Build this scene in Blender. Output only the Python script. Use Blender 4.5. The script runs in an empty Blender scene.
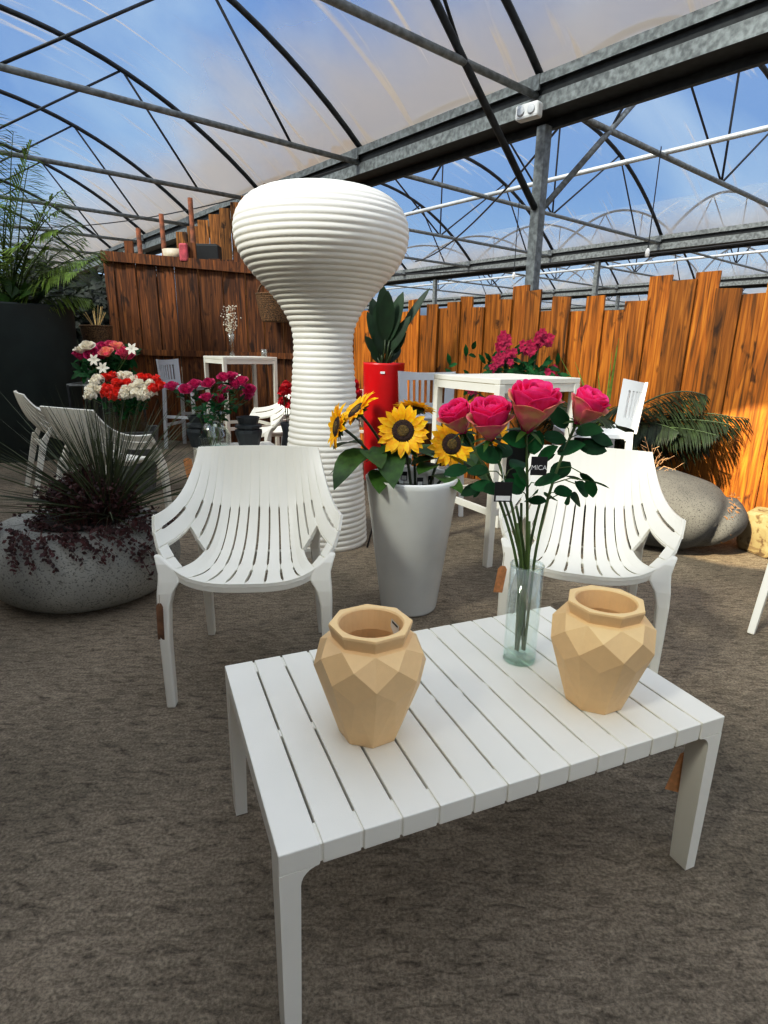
import bpy, math, random
import numpy as np
from math import sin, cos, pi, radians as rad
from mathutils import Vector, Matrix, noise
V = Vector
R = random.Random(7)
sc = bpy.context.scene
C = sc.collection

# ------------------------------------------------------------------ camera
CAM_H, PIT, ROLL, FPX = 1.191, .276, .018, 576.6
cam = bpy.data.cameras.new('camera'); camo = bpy.data.objects.new('camera', cam); C.objects.link(camo)
cam.sensor_fit = 'VERTICAL'; cam.sensor_height = 32; cam.lens = 32 * FPX / 1024
camo.matrix_world = Matrix.Translation((0, 0, CAM_H)) @ Matrix.Rotation(pi/2 - PIT, 4, 'X') @ Matrix.Rotation(ROLL, 4, 'Z')
cam.clip_end = 200
sc.camera = camo

def ray(px, py):
    a = (px-384)/FPX; b = (512-py)/FPX
    r = a*cos(ROLL)-b*sin(ROLL); u = a*sin(ROLL)+b*cos(ROLL)
    return V((r, cos(PIT)+u*sin(PIT), -sin(PIT)+u*cos(PIT)))
def at(px, py, y):                      # world point at depth y
    d = ray(px, py); return V((0, 0, CAM_H)) + d*(y/d.y)
def atz(px, py, z):
    d = ray(px, py); return V((0, 0, CAM_H)) + d*((z-CAM_H)/d.z)

# ------------------------------------------------------------------ materials
def lin(c):
    return tuple(((x/255)/12.92 if x/255 <= .04045 else (((x/255)+.055)/1.055)**2.4) for x in c) + (1,)
class NT:
    def __init__(s, name):
        s.m = bpy.data.materials.new(name); s.m.use_nodes = True
        s.t = s.m.node_tree; s.n = s.t.nodes; s.l = s.t.links
        s.b = s.n['Principled BSDF']; s.out = s.n['Material Output']
    def add(s, ty, **kw):
        n = s.n.new(ty)
        for k, v in kw.items():
            if k.startswith('i_'): n.inputs[k[2:].replace('_', ' ')].default_value = v
            else: setattr(n, k, v)
        return n
    def link(s, a, b): s.l.new(a, b)
    def ramp(s, fac, stops):
        r = s.n.new('ShaderNodeValToRGB'); e = r.color_ramp.elements
        e[0].position, e[0].color = stops[0]; e[1].position, e[1].color = stops[1]
        for p, c in stops[2:]: x = e.new(p); x.color = c
        s.link(fac, r.inputs[0]); return r
def mat(name, col, rough=.5, var=.06, scale=30, bump=0, bscale=200, spec=.5, metal=0, trans=0, sss=0, island=0, two=None):
    t = NT(name); b = t.b
    b.inputs['Roughness'].default_value = rough; b.inputs['Metallic'].default_value = metal
    b.inputs['Specular IOR Level'].default_value = spec
    if sss: b.inputs['Subsurface Weight'].default_value = sss; b.inputs['Subsurface Radius'].default_value = (.02, .01, .01)
    tc = t.add('ShaderNodeTexCoord')
    nz = t.add('ShaderNodeTexNoise', i_Scale=scale, i_Detail=3.0); t.link(tc.outputs['Object'], nz.inputs['Vector'])
    c = lin(col); c2 = lin(two) if two else tuple(x*(1-var*3) for x in c[:3])+(1,)
    r = t.ramp(nz.outputs['Fac'], [(.35, c2), (.65, tuple(min(1, x*(1+var)) for x in c[:3])+(1,))])
    colo = r.outputs[0]
    if island:
        g = t.add('ShaderNodeNewGeometry'); hs = t.add('ShaderNodeHueSaturation')
        mr = t.add('ShaderNodeMapRange'); mr.inputs['To Min'].default_value = 1-island; mr.inputs['To Max'].default_value = 1+island
        t.link(g.outputs['Random Per Island'], mr.inputs['Value']); t.link(mr.outputs[0], hs.inputs['Value']); t.link(colo, hs.inputs['Color']); colo = hs.outputs[0]
    t.link(colo, b.inputs['Base Color'])
    if trans:
        tr = t.add('ShaderNodeBsdfTranslucent'); mx = t.add('ShaderNodeMixShader'); mx.inputs[0].default_value = trans
        t.link(colo, tr.inputs[0]); t.link(b.outputs[0], mx.inputs[1]); t.link(tr.outputs[0], mx.inputs[2]); t.link(mx.outputs[0], t.out.inputs[0])
    if bump:
        n2 = t.add('ShaderNodeTexNoise', i_Scale=bscale, i_Detail=4.0); t.link(tc.outputs['Object'], n2.inputs['Vector'])
        bp = t.add('ShaderNodeBump'); bp.inputs['Strength'].default_value = bump; bp.inputs['Distance'].default_value = .01
        t.link(n2.outputs['Fac'], bp.inputs['Height']); t.link(bp.outputs[0], b.inputs['Normal'])
    return t.m

M = {}
M['white'] = mat('white_plastic', (228, 224, 212), .42, .01, 6, .05, 500)
M['white_far'] = mat('white_plastic_matte', (206, 208, 210), .5, .01, 6)
M['lampwhite'] = mat('white_lamp_plastic', (237, 233, 223), .5, .01, 4, .03, 300)
M['grey_gloss'] = mat('pale_grey_lacquer', (222, 222, 216), .22, .02, 5)
M['dark_int'] = mat('dark_soil', (38, 33, 30), .9, .2, 60, .6, 90)
M['sand'] = mat('sand_beige_plastic', (232, 198, 148), .5, .008, 60, .12, 600)
M['stem'] = mat('green_stem', (72, 96, 38), .5, .1, 40)
M['stem_dark'] = mat('dark_green_stem', (50, 66, 34), .5, .1, 40)
M['leaf'] = mat('dark_green_leaf', (16, 78, 34), .6, .12, 30, trans=.12, island=.35, spec=.2)
M['leaf2'] = mat('mid_green_leaf', (64, 104, 34), .5, .12, 30, trans=.2, island=.35)
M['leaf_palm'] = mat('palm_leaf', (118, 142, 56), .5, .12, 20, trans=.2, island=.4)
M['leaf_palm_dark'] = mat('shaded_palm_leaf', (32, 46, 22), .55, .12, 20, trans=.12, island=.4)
M['strel'] = mat('strelitzia_leaf', (20, 50, 20), .6, .12, 10, trans=.15, island=.3)
M['pink'] = mat('magenta_petal', (255, 60, 158), .55, .04, 60, trans=.35, island=.1, two=(250, 34, 126))
M['pink_out'] = mat('cream_edged_pink_petal', (255, 108, 150), .6, .04, 30, trans=.35, island=.15, two=(244, 196, 140))
M['rosepink'] = mat('dusty_pink_petal', (222, 54, 124), .6, .05, 60, trans=.25, island=.25, two=(176, 24, 84))
M['peony'] = mat('peony_pink_petal', (226, 90, 130), .6, .05, 60, trans=.2, island=.2, two=(200, 50, 90))
M['red'] = mat('scarlet_petal', (222, 40, 20), .6, .05, 80, trans=.15, island=.2)
M['deepred'] = mat('crimson_petal', (196, 16, 34), .6, .05, 80, trans=.15, island=.2)
M['cream'] = mat('cream_petal', (240, 232, 214), .6, .03, 80, trans=.15, island=.1)
M['magenta'] = mat('orchid_magenta_petal', (176, 18, 76), .6, .05, 60, trans=.15, island=.2)
M['yellow'] = mat('sunflower_petal', (255, 208, 10), .5, .03, 60, trans=.3, island=.12, two=(252, 184, 0))
M['seed'] = mat('sunflower_seeds', (54, 30, 20), .85, .2, 140, .8, 180)
M['seed2'] = mat('sunflower_eye', (112, 88, 36), .85, .2, 140, .8, 180)
M['black'] = mat('black_card', (20, 20, 22), .5, .1, 40)
M['labelwhite'] = mat('white_paper', (230, 230, 228), .6, .02, 40)
M['ink'] = mat('dark_ink', (40, 40, 44), .6, .02, 40)
M['kraft'] = mat('kraft_card', (204, 142, 88), .75, .08, 60)
M['kraft_dark'] = mat('brown_card', (128, 88, 60), .75, .2, 20)
M['string'] = mat('thin_string', (170, 150, 120), .8, .1, 60)
M['anth'] = mat('anthracite_plastic', (46, 52, 56), .5, .05, 40)
M['bigpot'] = mat('dark_green_grey_plastic', (30, 42, 40), .6, .08, 6)
M['redpot'] = mat('red_lacquer', (200, 14, 20), .35, .03, 6)
M['wicker'] = mat('wicker', (120, 86, 52), .8, .3, 80, .8, 60)
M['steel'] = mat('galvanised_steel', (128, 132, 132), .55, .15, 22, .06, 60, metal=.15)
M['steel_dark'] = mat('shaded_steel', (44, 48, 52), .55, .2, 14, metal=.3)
M['gutter_shade'] = mat('shade_toned_gutter_steel', (34, 37, 38), .6, .2, 14, metal=.2)  # gutter steel with shade put into its colour
M['pipe_white'] = mat('bright_aluminium_tube', (200, 204, 206), .35, .05, 10, metal=.2)
M['sedum'] = mat('burgundy_sedum', (66, 30, 30), .7, .15, 50, island=.6, two=(44, 22, 20))
M['grass'] = mat('spiky_grass', (58, 68, 38), .55, .15, 30, island=.5)
M['twig'] = mat('dry_twig', (176, 140, 104), .8, .15, 30)
M['white_speck'] = mat('white_blossom', (226, 222, 206), .7, .05, 40)
M['hedge'] = mat('dark_hedge_leaf', (22, 34, 16), .7, .2, 10, island=.5)
M['ivory'] = mat('ivory_bowl', (205, 190, 165), .5, .05, 20)
M['pinkbag'] = mat('pink_fabric', (196, 90, 100), .8, .1, 20)
M['poleswood'] = mat('peeled_wood_pole', (128, 74, 44), .75, .2, 20)

def glass_mat(name, col=(1, 1, 1), alpha=.82, rough=.02):
    t = NT(name); t.n.remove(t.b)
    tr = t.add('ShaderNodeBsdfTransparent'); tr.inputs[0].default_value = (*col, 1)
    gl = t.add('ShaderNodeBsdfGlossy'); gl.inputs['Roughness'].default_value = rough; gl.inputs['Color'].default_value = (.95, .98, .97, 1)
    lw = t.add('ShaderNodeLayerWeight'); lw.inputs['Blend'].default_value = .25
    mr = t.add('ShaderNodeMapRange'); mr.inputs['To Min'].default_value = .05; mr.inputs['To Max'].default_value = .38
    t.link(lw.outputs['Facing'], mr.inputs['Value'])
    mx = t.add('ShaderNodeMixShader'); t.link(mr.outputs[0], mx.inputs[0]); t.link(tr.outputs[0], mx.inputs[1]); t.link(gl.outputs[0], mx.inputs[2]); t.link(mx.outputs[0], t.out.inputs[0])
    return t.m
M['glass'] = glass_mat('clear_glass', (.97, .99, .98))
M['glassthick'] = glass_mat('thick_glass_base', (.84, .95, .91), .7)

def wood(name, cols, scale=1.0, island=.3):
    t = NT(name); b = t.b; b.inputs['Roughness'].default_value = .6; b.inputs['Specular IOR Level'].default_value = .3
    tc = t.add('ShaderNodeTexCoord'); g = t.add('ShaderNodeNewGeometry')
    ad = t.add('ShaderNodeVectorMath', operation='MULTIPLY_ADD')
    cb = t.add('ShaderNodeCombineXYZ')
    for i in range(3): t.link(g.outputs['Random Per Island'], cb.inputs[i])
    ad.inputs[1].default_value = (17, 13, 9); t.link(cb.outputs[0], ad.inputs[0]); t.link(tc.outputs['Object'], ad.inputs[2])
    mp = t.add('ShaderNodeMapping'); mp.inputs['Scale'].default_value = (24*scale, 24*scale, 1.2*scale); t.link(ad.outputs[0], mp.inputs[0])
    nz = t.add('ShaderNodeTexNoise', i_Scale=1.6, i_Detail=6.0, i_Distortion=1.2); t.link(mp.outputs[0], nz.inputs['Vector'])
    r = t.ramp(nz.outputs['Fac'], [(.28, lin(cols[0])), (.5, lin(cols[1])), (.72, lin(cols[2]))])
    # knots and stains
    mp2 = t.add('ShaderNodeMapping'); mp2.inputs['Scale'].default_value = (9, 9, 3.2); t.link(ad.outputs[0], mp2.inputs[0])
    n2 = t.add('ShaderNodeTexNoise', i_Scale=1.3, i_Detail=4.0, i_Distortion=.6); t.link(mp2.outputs[0], n2.inputs['Vector'])
    r2 = t.ramp(n2.outputs['Fac'], [(.31, (.10, .06, .04, 1)), (.40, (1, 1, 1, 1))])
    mx = t.add('ShaderNodeMix', data_type='RGBA', blend_type='MULTIPLY'); mx.inputs[0].default_value = .85
    t.link(r.outputs[0], mx.inputs[6]); t.link(r2.outputs[0], mx.inputs[7])
    hs = t.add('ShaderNodeHueSaturation'); mr = t.add('ShaderNodeMapRange'); mr.inputs['To Min'].default_value = 1-island; mr.inputs['To Max'].default_value = 1+island
    t.link(g.outputs['Random Per Island'], mr.inputs['Value']); t.link(mr.outputs[0], hs.inputs['Value']); t.link(mx.outputs[2], hs.inputs['Color'])
    t.link(hs.outputs[0], b.inputs['Base Color'])
    bp = t.add('ShaderNodeBump'); bp.inputs['Strength'].default_value = .35; bp.inputs['Distance'].default_value = .01
    t.link(nz.outputs['Fac'], bp.inputs['Height']); t.link(bp.outputs[0], b.inputs['Normal'])
    return t.m
M['wood_orange'] = wood('orange_stained_planks', [(64, 36, 8), (150, 88, 20), (188, 122, 38)])
M['wood_dark'] = wood('dark_brown_planks', [(38, 17, 8), (96, 52, 22), (146, 88, 40)], island=.3)
M['wood_back'] = wood('weathered_golden_planks', [(60, 34, 16), (140, 90, 40), (190, 130, 64)])

def stone(name, c1, c2, speck, sc_=60, rough=.8, bump=.25):
    t = NT(name); b = t.b; b.inputs['Roughness'].default_value = rough
    tc = t.add('ShaderNodeTexCoord')
    a = t.add('ShaderNodeTexNoise', i_Scale=3.5, i_Detail=6.0); t.link(tc.outputs['Object'], a.inputs['Vector'])
    r = t.ramp(a.outputs['Fac'], [(.3, lin(c1)), (.7, lin(c2))])
    n2 = t.add('ShaderNodeTexNoise', i_Scale=sc_*2, i_Detail=2.0); t.link(tc.outputs['Object'], n2.inputs['Vector'])
    r2 = t.ramp(n2.outputs['Fac'], [(.34, lin(speck)), (.45, (1, 1, 1, 1))])
    mx = t.add('ShaderNodeMix', data_type='RGBA', blend_type='MULTIPLY'); mx.inputs[0].default_value = .7
    t.link(r.outputs[0], mx.inputs[6]); t.link(r2.outputs[0], mx.inputs[7]); t.link(mx.outputs[2], b.inputs['Base Color'])
    bp = t.add('ShaderNodeBump'); bp.inputs['Strength'].default_value = bump; bp.inputs['Distance'].default_value = .006
    t.link(n2.outputs['Fac'], bp.inputs['Height']); t.link(bp.outputs[0], b.inputs['Normal'])
    return t.m
M['stone'] = stone('speckled_grey_stone', (112, 112, 106), (160, 158, 148), (90, 88, 84))
M['darkstone'] = stone('dark_grey_stone', (66, 66, 66), (92, 92, 90), (60, 60, 60), 80, .85, .1)
M['limestone'] = stone('yellow_limestone', (110, 94, 66), (160, 140, 100), (120, 96, 60), 12, .9, .9)

def ground_mat():
    t = NT('grey_brown_ground_felt'); b = t.b; b.inputs['Roughness'].default_value = .95; b.inputs['Specular IOR Level'].default_value = .15
    tc = t.add('ShaderNodeTexCoord')
    mp = t.add('ShaderNodeMapping'); mp.inputs['Rotation'].default_value = (0, 0, rad(-28)); mp.inputs['Scale'].default_value = (8, 22, 1); t.link(tc.outputs['Object'], mp.inputs[0])
    a = t.add('ShaderNodeTexNoise', i_Scale=2.2, i_Detail=8.0, i_Roughness=.72, i_Distortion=.7); t.link(mp.outputs[0], a.inputs['Vector'])
    f = t.add('ShaderNodeTexNoise', i_Scale=120.0, i_Detail=4.0, i_Roughness=.7); t.link(tc.outputs['Object'], f.inputs['Vector'])
    big = t.add('ShaderNodeTexNoise', i_Scale=1.1, i_Detail=4.0); t.link(tc.outputs['Object'], big.inputs['Vector'])
    r = t.ramp(a.outputs['Fac'], [(.3, lin((90, 81, 69))), (.48, lin((152, 140, 121))), (.72, lin((184, 171, 149)))])
    r2 = t.ramp(f.outputs['Fac'], [(.32, (.48, .47, .46, 1)), (.66, (1.28, 1.28, 1.28, 1))])
    r3 = t.ramp(big.outputs['Fac'], [(.35, (.66, .65, .64, 1)), (.60, (1.08, 1.05, 1.05, 1))])
    mx = t.add('ShaderNodeMix', data_type='RGBA', blend_type='MULTIPLY'); mx.inputs[0].default_value = 1
    t.link(r.outputs[0], mx.inputs[6]); t.link(r2.outputs[0], mx.inputs[7])
    m2 = t.add('ShaderNodeMix', data_type='RGBA', blend_type='MULTIPLY'); m2.inputs[0].default_value = 1
    t.link(mx.outputs[2], m2.inputs[6]); t.link(r3.outputs[0], m2.inputs[7]); t.link(m2.outputs[2], b.inputs['Base Color'])
    ad = t.add('ShaderNodeMath', operation='ADD'); t.link(a.outputs['Fac'], ad.inputs[0]); t.link(f.outputs['Fac'], ad.inputs[1])
    bp = t.add('ShaderNodeBump'); bp.inputs['Strength'].default_value = .8; bp.inputs['Distance'].default_value = .015
    t.link(ad.outputs[0], bp.inputs['Height']); t.link(bp.outputs[0], b.inputs['Normal'])
    return t.m
M['ground'] = ground_mat()

def film_mat(name, whiteness, tint, frm=(2.8, 4.7), milk=(.50, .45, .38), cl=(.82, .93, 1)):
    """greenhouse film: mostly see-through at the crown, milky near the gutters; object X = across the bay (-1..1 scaled)"""
    t = NT(name); t.n.remove(t.b)
    tc = t.add('ShaderNodeTexCoord'); sp = t.add('ShaderNodeSeparateXYZ'); t.link(tc.outputs['Object'], sp.inputs[0])
    ab = t.add('ShaderNodeMath', operation='ABSOLUTE'); t.link(sp.outputs[0], ab.inputs[0])
    nz = t.add('ShaderNodeTexNoise', i_Scale=.55, i_Detail=5.0, i_Distortion=.5); t.link(tc.outputs['Object'], nz.inputs['Vector'])
    sm = t.add('ShaderNodeMath', operation='MULTIPLY_ADD'); sm.inputs[1].default_value = 1.6; t.link(nz.outputs['Fac'], sm.inputs[0]); t.link(ab.outputs[0], sm.inputs[2])
    mr = t.add('ShaderNodeMapRange'); mr.interpolation_type = 'SMOOTHSTEP'
    mr.inputs['From Min'].default_value = frm[0]; mr.inputs['From Max'].default_value = frm[1]
    mr.inputs['To Min'].default_value = whiteness[0]; mr.inputs['To Max'].default_value = whiteness[1]; t.link(sm.outputs[0], mr.inputs['Value'])
    # bright wrinkle streaks
    mp = t.add('ShaderNodeMapping'); mp.inputs['Scale'].default_value = (.5, 5, .6); mp.inputs['Rotation'].default_value = (0, 0, .25); t.link(tc.outputs['Object'], mp.inputs[0])
    wz = t.add('ShaderNodeTexNoise', i_Scale=1.0, i_Detail=2.0, i_Distortion=.8); t.link(mp.outputs[0], wz.inputs['Vector'])
    wr = t.add('ShaderNodeMapRange'); wr.inputs['From Min'].default_value = .6; wr.inputs['From Max'].default_value = .78; wr.inputs['To Max'].default_value = .6; t.link(wz.outputs['Fac'], wr.inputs['Value'])
    ad = t.add('ShaderNodeMath', operation='ADD'); ad.use_clamp = True; t.link(mr.outputs[0], ad.inputs[0]); t.link(wr.outputs[0], ad.inputs[1])
    tr = t.add('ShaderNodeBsdfTransparent'); tr.inputs[0].default_value = (*cl, 1)
    df = t.add('ShaderNodeBsdfTranslucent'); df.inputs[0].default_value = tint
    d2 = t.add('ShaderNodeBsdfDiffuse'); d2.inputs[0].default_value = (*milk, 1)
    m1 = t.add('ShaderNodeMixShader'); m1.inputs[0].default_value = .55; t.link(df.outputs[0], m1.inputs[1]); t.link(d2.outputs[0], m1.inputs[2])
    mx = t.add('ShaderNodeMixShader'); t.link(ad.outputs[0], mx.inputs[0]); t.link(tr.outputs[0], mx.inputs[1]); t.link(m1.outputs[0], mx.inputs[2]); t.link(mx.outputs[0], t.out.inputs[0])
    return t.m
M['film'] = film_mat('greenhouse_film', (.11, .86), (.78, .69, .56, 1), (2.95, 4.5), (.6, .53, .44))
M['film2'] = film_mat('thinner_greenhouse_film', (.14, .75), (.72, .70, .66, 1), (3.9, 4.9), (.5, .48, .45), (.88, .95, 1))

# ------------------------------------------------------------------ mesh building
class MB:
    def __init__(s): s.v = []; s.f = []
    def q(s, *ps):
        n = len(s.v); s.v += [V(p) for p in ps]; s.f.append(tuple(range(n, n+len(ps))))
    def box(s, lo, hi, mtx=None):
        x0, y0, z0 = lo; x1, y1, z1 = hi
        P = [V(p) for p in ((x0,y0,z0),(x1,y0,z0),(x1,y1,z0),(x0,y1,z0),(x0,y0,z1),(x1,y0,z1),(x1,y1,z1),(x0,y1,z1))]
        if mtx: P = [mtx @ p for p in P]
        n = len(s.v); s.v += P
        s.f += [tuple(n+i for i in f) for f in ((0,3,2,1),(4,5,6,7),(0,1,5,4),(1,2,6,5),(2,3,7,6),(3,0,4,7))]
    def bar(s, a, b, w, h=None, up=(0, 0, 1), w2=None, h2=None):
        a, b = V(a), V(b); h = h or w; w2 = w2 or w; h2 = h2 or h
        d = (b-a).normalized(); up = V(up)
        if abs(d.dot(up)) > .98: up = V((0, 1, 0))
        x = d.cross(up).normalized(); y = x.cross(d)
        n = len(s.v)
        for p, ww, hh in ((a, w, h), (b, w2, h2)):
            for sx, sy in ((-1,-1),(1,-1),(1,1),(-1,1)): s.v.append(p + x*sx*ww/2 + y*sy*hh/2)
        s.f += [tuple(n+i for i in f) for f in ((3,2,1,0),(4,5,6,7),(0,1,5,4),(1,2,6,5),(2,3,7,6),(3,0,4,7))]
    def tube(s, pts, r, seg=8, caps=True):
        pts = [V(p) for p in pts]; rr = r if isinstance(r, (list, tuple)) else [r]*len(pts)
        n0 = len(s.v); ref = V((0, 0, 1))
        for i, p in enumerate(pts):
            d = (pts[min(i+1, len(pts)-1)] - pts[max(i-1, 0)]).normalized()
            if i == 0:
                if abs(d.dot(ref)) > .9: ref = V((1, 0, 0))
                x = d.cross(ref).normalized()
            else: x = (x - d*x.dot(d)).normalized()
            y = d.cross(x)
            for k in range(seg):
                a = 2*pi*k/seg; s.v.append(p + (x*cos(a)+y*sin(a))*rr[i])
        for i in range(len(pts)-1):
            for k in range(seg):
                a = n0+i*seg+k; b = n0+i*seg+(k+1) % seg; s.f.append((a, b, b+seg, a+seg))
        if caps:
            s.f.append(tuple(n0+k for k in reversed(range(seg)))); s.f.append(tuple(n0+(len(pts)-1)*seg+k for k in range(seg)))
    def lathe(s, prof, seg=48, c=(0, 0, 0), close=False, ax=None):
        n0 = len(s.v); c = V(c)
        for r, z in prof:
            for k in range(seg):
                a = 2*pi*k/seg; p = V((r*cos(a), r*sin(a), z))
                s.v.append(c + (ax @ p if ax else p))
        for i in range(len(prof)-1):
            for k in range(seg):
                a = n0+i*seg+k; b = n0+i*seg+(k+1) % seg; s.f.append((a, b, b+seg, a+seg))
        if prof[0][0] > 1e-4: s.f.append(tuple(n0+k for k in reversed(range(seg))))
        if prof[-1][0] > 1e-4 and not close: s.f.append(tuple(n0+(len(prof)-1)*seg+k for k in range(seg)))
    def leaf(s, base, d, up, L, W, bend=.2, fold=.15, n=4, tip=1.0):
        """pointed oval leaf from base along d, normal up, drooping by bend"""
        base, d, up = V(base), V(d).normalized(), V(up)
        x = d.cross(up)
        if x.length < 1e-3: x = d.cross(V((1, 0, 0)))
        x.normalize(); up = x.cross(d)
        n0 = len(s.v)
        for i in range(n+1):
            t = i/n; w = W/2*(sin(pi*min(1, t*.92+.06))**.8)*(1 if t < .999 else .02)
            c = base + d*L*t - up*bend*L*t*t
            s.v += [c - x*w + up*w*fold, c, c + x*w + up*w*fold]
        for i in range(n):
            a = n0+i*3; s.f += [(a, a+1, a+4, a+3), (a+1, a+2, a+5, a+4)]
    def blade(s, base, d, L, w, droop=.1, n=5, side=None):
        base, d = V(base), V(d).normalized(); x = d.cross(side or V((R.uniform(-1,1), R.uniform(-1,1), .3)))
        x.normalize(); n0 = len(s.v)
        for i in range(n+1):
            t = i/n; c = base + d*L*t + V((0, 0, -1))*droop*L*t*t; ww = w*(1-t*.92)/2
            s.v += [c-x*ww, c+x*ww]
        for i in range(n): a = n0+2*i; s.f.append((a, a+1, a+3, a+2))
    def build(s, name, m, parent=None, smooth=False, bevel=0, solid=0, loc=None, sub=0, rot=None, fixn=False):
        me = bpy.data.meshes.new(name); me.from_pydata([tuple(p) for p in s.v], [], s.f); me.update()
        if fixn:
            import bmesh
            bm = bmesh.new(); bm.from_mesh(me); bmesh.ops.recalc_face_normals(bm, faces=bm.faces); bm.to_mesh(me); bm.free()
        me.materials.append(m)
        if smooth: me.polygons.foreach_set('use_smooth', [True]*len(me.polygons))
        o = bpy.data.objects.new(name, me); C.objects.link(o)
        if parent: o.parent = parent
        if loc is not None: o.location = loc
        if rot is not None: o.rotation_euler = rot
        if solid: md = o.modifiers.new('solid', 'SOLIDIFY'); md.thickness = solid; md.offset = 0
        if bevel: md = o.modifiers.new('bevel', 'BEVEL'); md.width = bevel; md.segments = 2; md.limit_method = 'ANGLE'; md.angle_limit = rad(40)
        if sub: md = o.modifiers.new('sub', 'SUBSURF'); md.levels = sub; md.render_levels = sub
        return o
def tag(o, label, cat, group=None, kind=None):
    o['label'] = label
    if cat: o['category'] = cat
    if group: o['group'] = group
    if kind: o['kind'] = kind
    return o
def thing(name, label, cat, loc=(0, 0, 0), rz=0, group=None):
    o = bpy.data.objects.new(name, None); C.objects.link(o); o.empty_display_size = .1
    o.location = loc; o.rotation_euler = (0, 0, rz); tag(o, label, cat, group); return o
def struct(o, label=None):
    o['kind'] = 'structure'
    if label: o['label'] = label
    return o
def dup(o, parent=None, loc=None, rz=None, label=None, group=None):
    kids = [c for c in bpy.data.objects if c.parent == o]
    c = o.copy(); C.objects.link(c)
    if parent: c.parent = parent
    if loc is not None: c.location = loc
    if rz is not None: c.rotation_euler = (0, 0, rz)
    if label: c['label'] = label
    if group: c['group'] = group
    for k in kids: dup(k, c)
    return c
def text(s, size, m, parent, loc, rot, name='lettering', ext=.0004):
    cu = bpy.data.curves.new(name, 'FONT'); cu.body = s; cu.size = size; cu.extrude = ext; cu.align_x = 'CENTER'; cu.align_y = 'CENTER'
    cu.materials.append(m); t0 = bpy.data.objects.new(name, cu); C.objects.link(t0); bpy.context.view_layer.update()
    me = bpy.data.meshes.new_from_object(t0); bpy.data.objects.remove(t0); me.name = name; o = bpy.data.objects.new(name, me); C.objects.link(o); o.parent = parent; o.location = loc; o.rotation_euler = rot; return o
def frame(d, up=(0, 0, 1)):
    z = V(d).normalized(); x = V(up).cross(z)
    if x.length < 1e-3: x = V((1, 0, 0))
    x.normalize(); y = z.cross(x); return Matrix((x, y, z)).transposed()

# ------------------------------------------------------------------ ground
g = MB(); g.q((-16, -8, 0), (26, -8, 0), (26, 34, 0), (-16, 34, 0))
struct(g.build('floor', M['ground']), 'grey brown felt ground covering of the greenhouse')

# ------------------------------------------------------------------ greenhouse roof
UD = V((-.643, .766, 0)); ND = V((.766, .643, 0)); GZ = 3.4; G1 = 4.93; BW = 7.72; RISE = 1.45; SP = 2.6
def W(s, n, z): return UD*s + ND*n + V((0, 0, z))
def azf(n, i):                        # arch height
    c = G1 + BW*(i-.5); t = min(1, abs(n-c)/(BW/2)); return GZ + .03 + RISE*(1 - t**2.2)
ang = math.atan2(UD.y, UD.x)
FR = Matrix((ND, UD, V((0, 0, 1)))).transposed().to_4x4()      # local x = across, y = along
for i in range(0, 5):
    c = G1 + BW*(i-.5); b = MB(); NS, NL = 24, 2
    s0, s1 = -9, 26
    for j in range(NS+1):
        n = -BW/2 + BW*j/NS; z = azf(n+c, i) + .05
        b.v += [V((n, s0, z)), V((n, s1, z))]
    for j in range(NS): b.f.append((2*j, 2*j+1, 2*j+3, 2*j+2))
    o = b.build('ceiling', M['film' if i == 0 else 'film2'], smooth=True); o.matrix_world = Matrix.Translation(W(0, c, 0)) @ FR
    struct(o, 'milky blue plastic greenhouse film over the %s roof bay' % ['near', 'second', 'third', 'fourth', 'farthest'][i])
for i in range(-1, 5):                # gutters
    n = G1 + BW*i; b = MB(); s0, s1 = -9, 26
    # stepped gutter profile (n, z)
    prof = [(-.20, .10), (-.20, .02), (-.155, .02), (-.155, -.05), (-.155, -.17), (.07, -.18), (.07, -.25), (.12, -.25), (.12, -.13), (.2, -.02), (.2, .1)]
    def strip(idx, mb):
        for k in idx:
            a, c2 = prof[k], prof[k+1]
            mb.q(W(s0, n+a[0], GZ+a[1]), W(s0, n+c2[0], GZ+c2[1]), W(s1, n+c2[0], GZ+c2[1]), W(s1, n+a[0], GZ+a[1]))
    strip([0, 3], b); d = MB(); strip([1, 2, 4, 5, 6, 7, 8, 9], d)  # lit bands get pale steel, shaded bands the dark tone
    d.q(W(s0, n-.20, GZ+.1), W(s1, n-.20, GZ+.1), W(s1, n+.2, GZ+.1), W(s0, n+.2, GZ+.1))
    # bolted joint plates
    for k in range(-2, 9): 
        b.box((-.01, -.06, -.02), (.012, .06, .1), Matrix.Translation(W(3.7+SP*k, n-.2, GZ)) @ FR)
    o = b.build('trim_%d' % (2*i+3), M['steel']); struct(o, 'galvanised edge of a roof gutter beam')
    o = d.build('trim_%d' % (2*i+4), M['gutter_shade']); struct(o, 'underside of a roof gutter beam, coloured dark as shade')
ordn = ['near', 'second', 'third', 'fourth', 'farthest']
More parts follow.
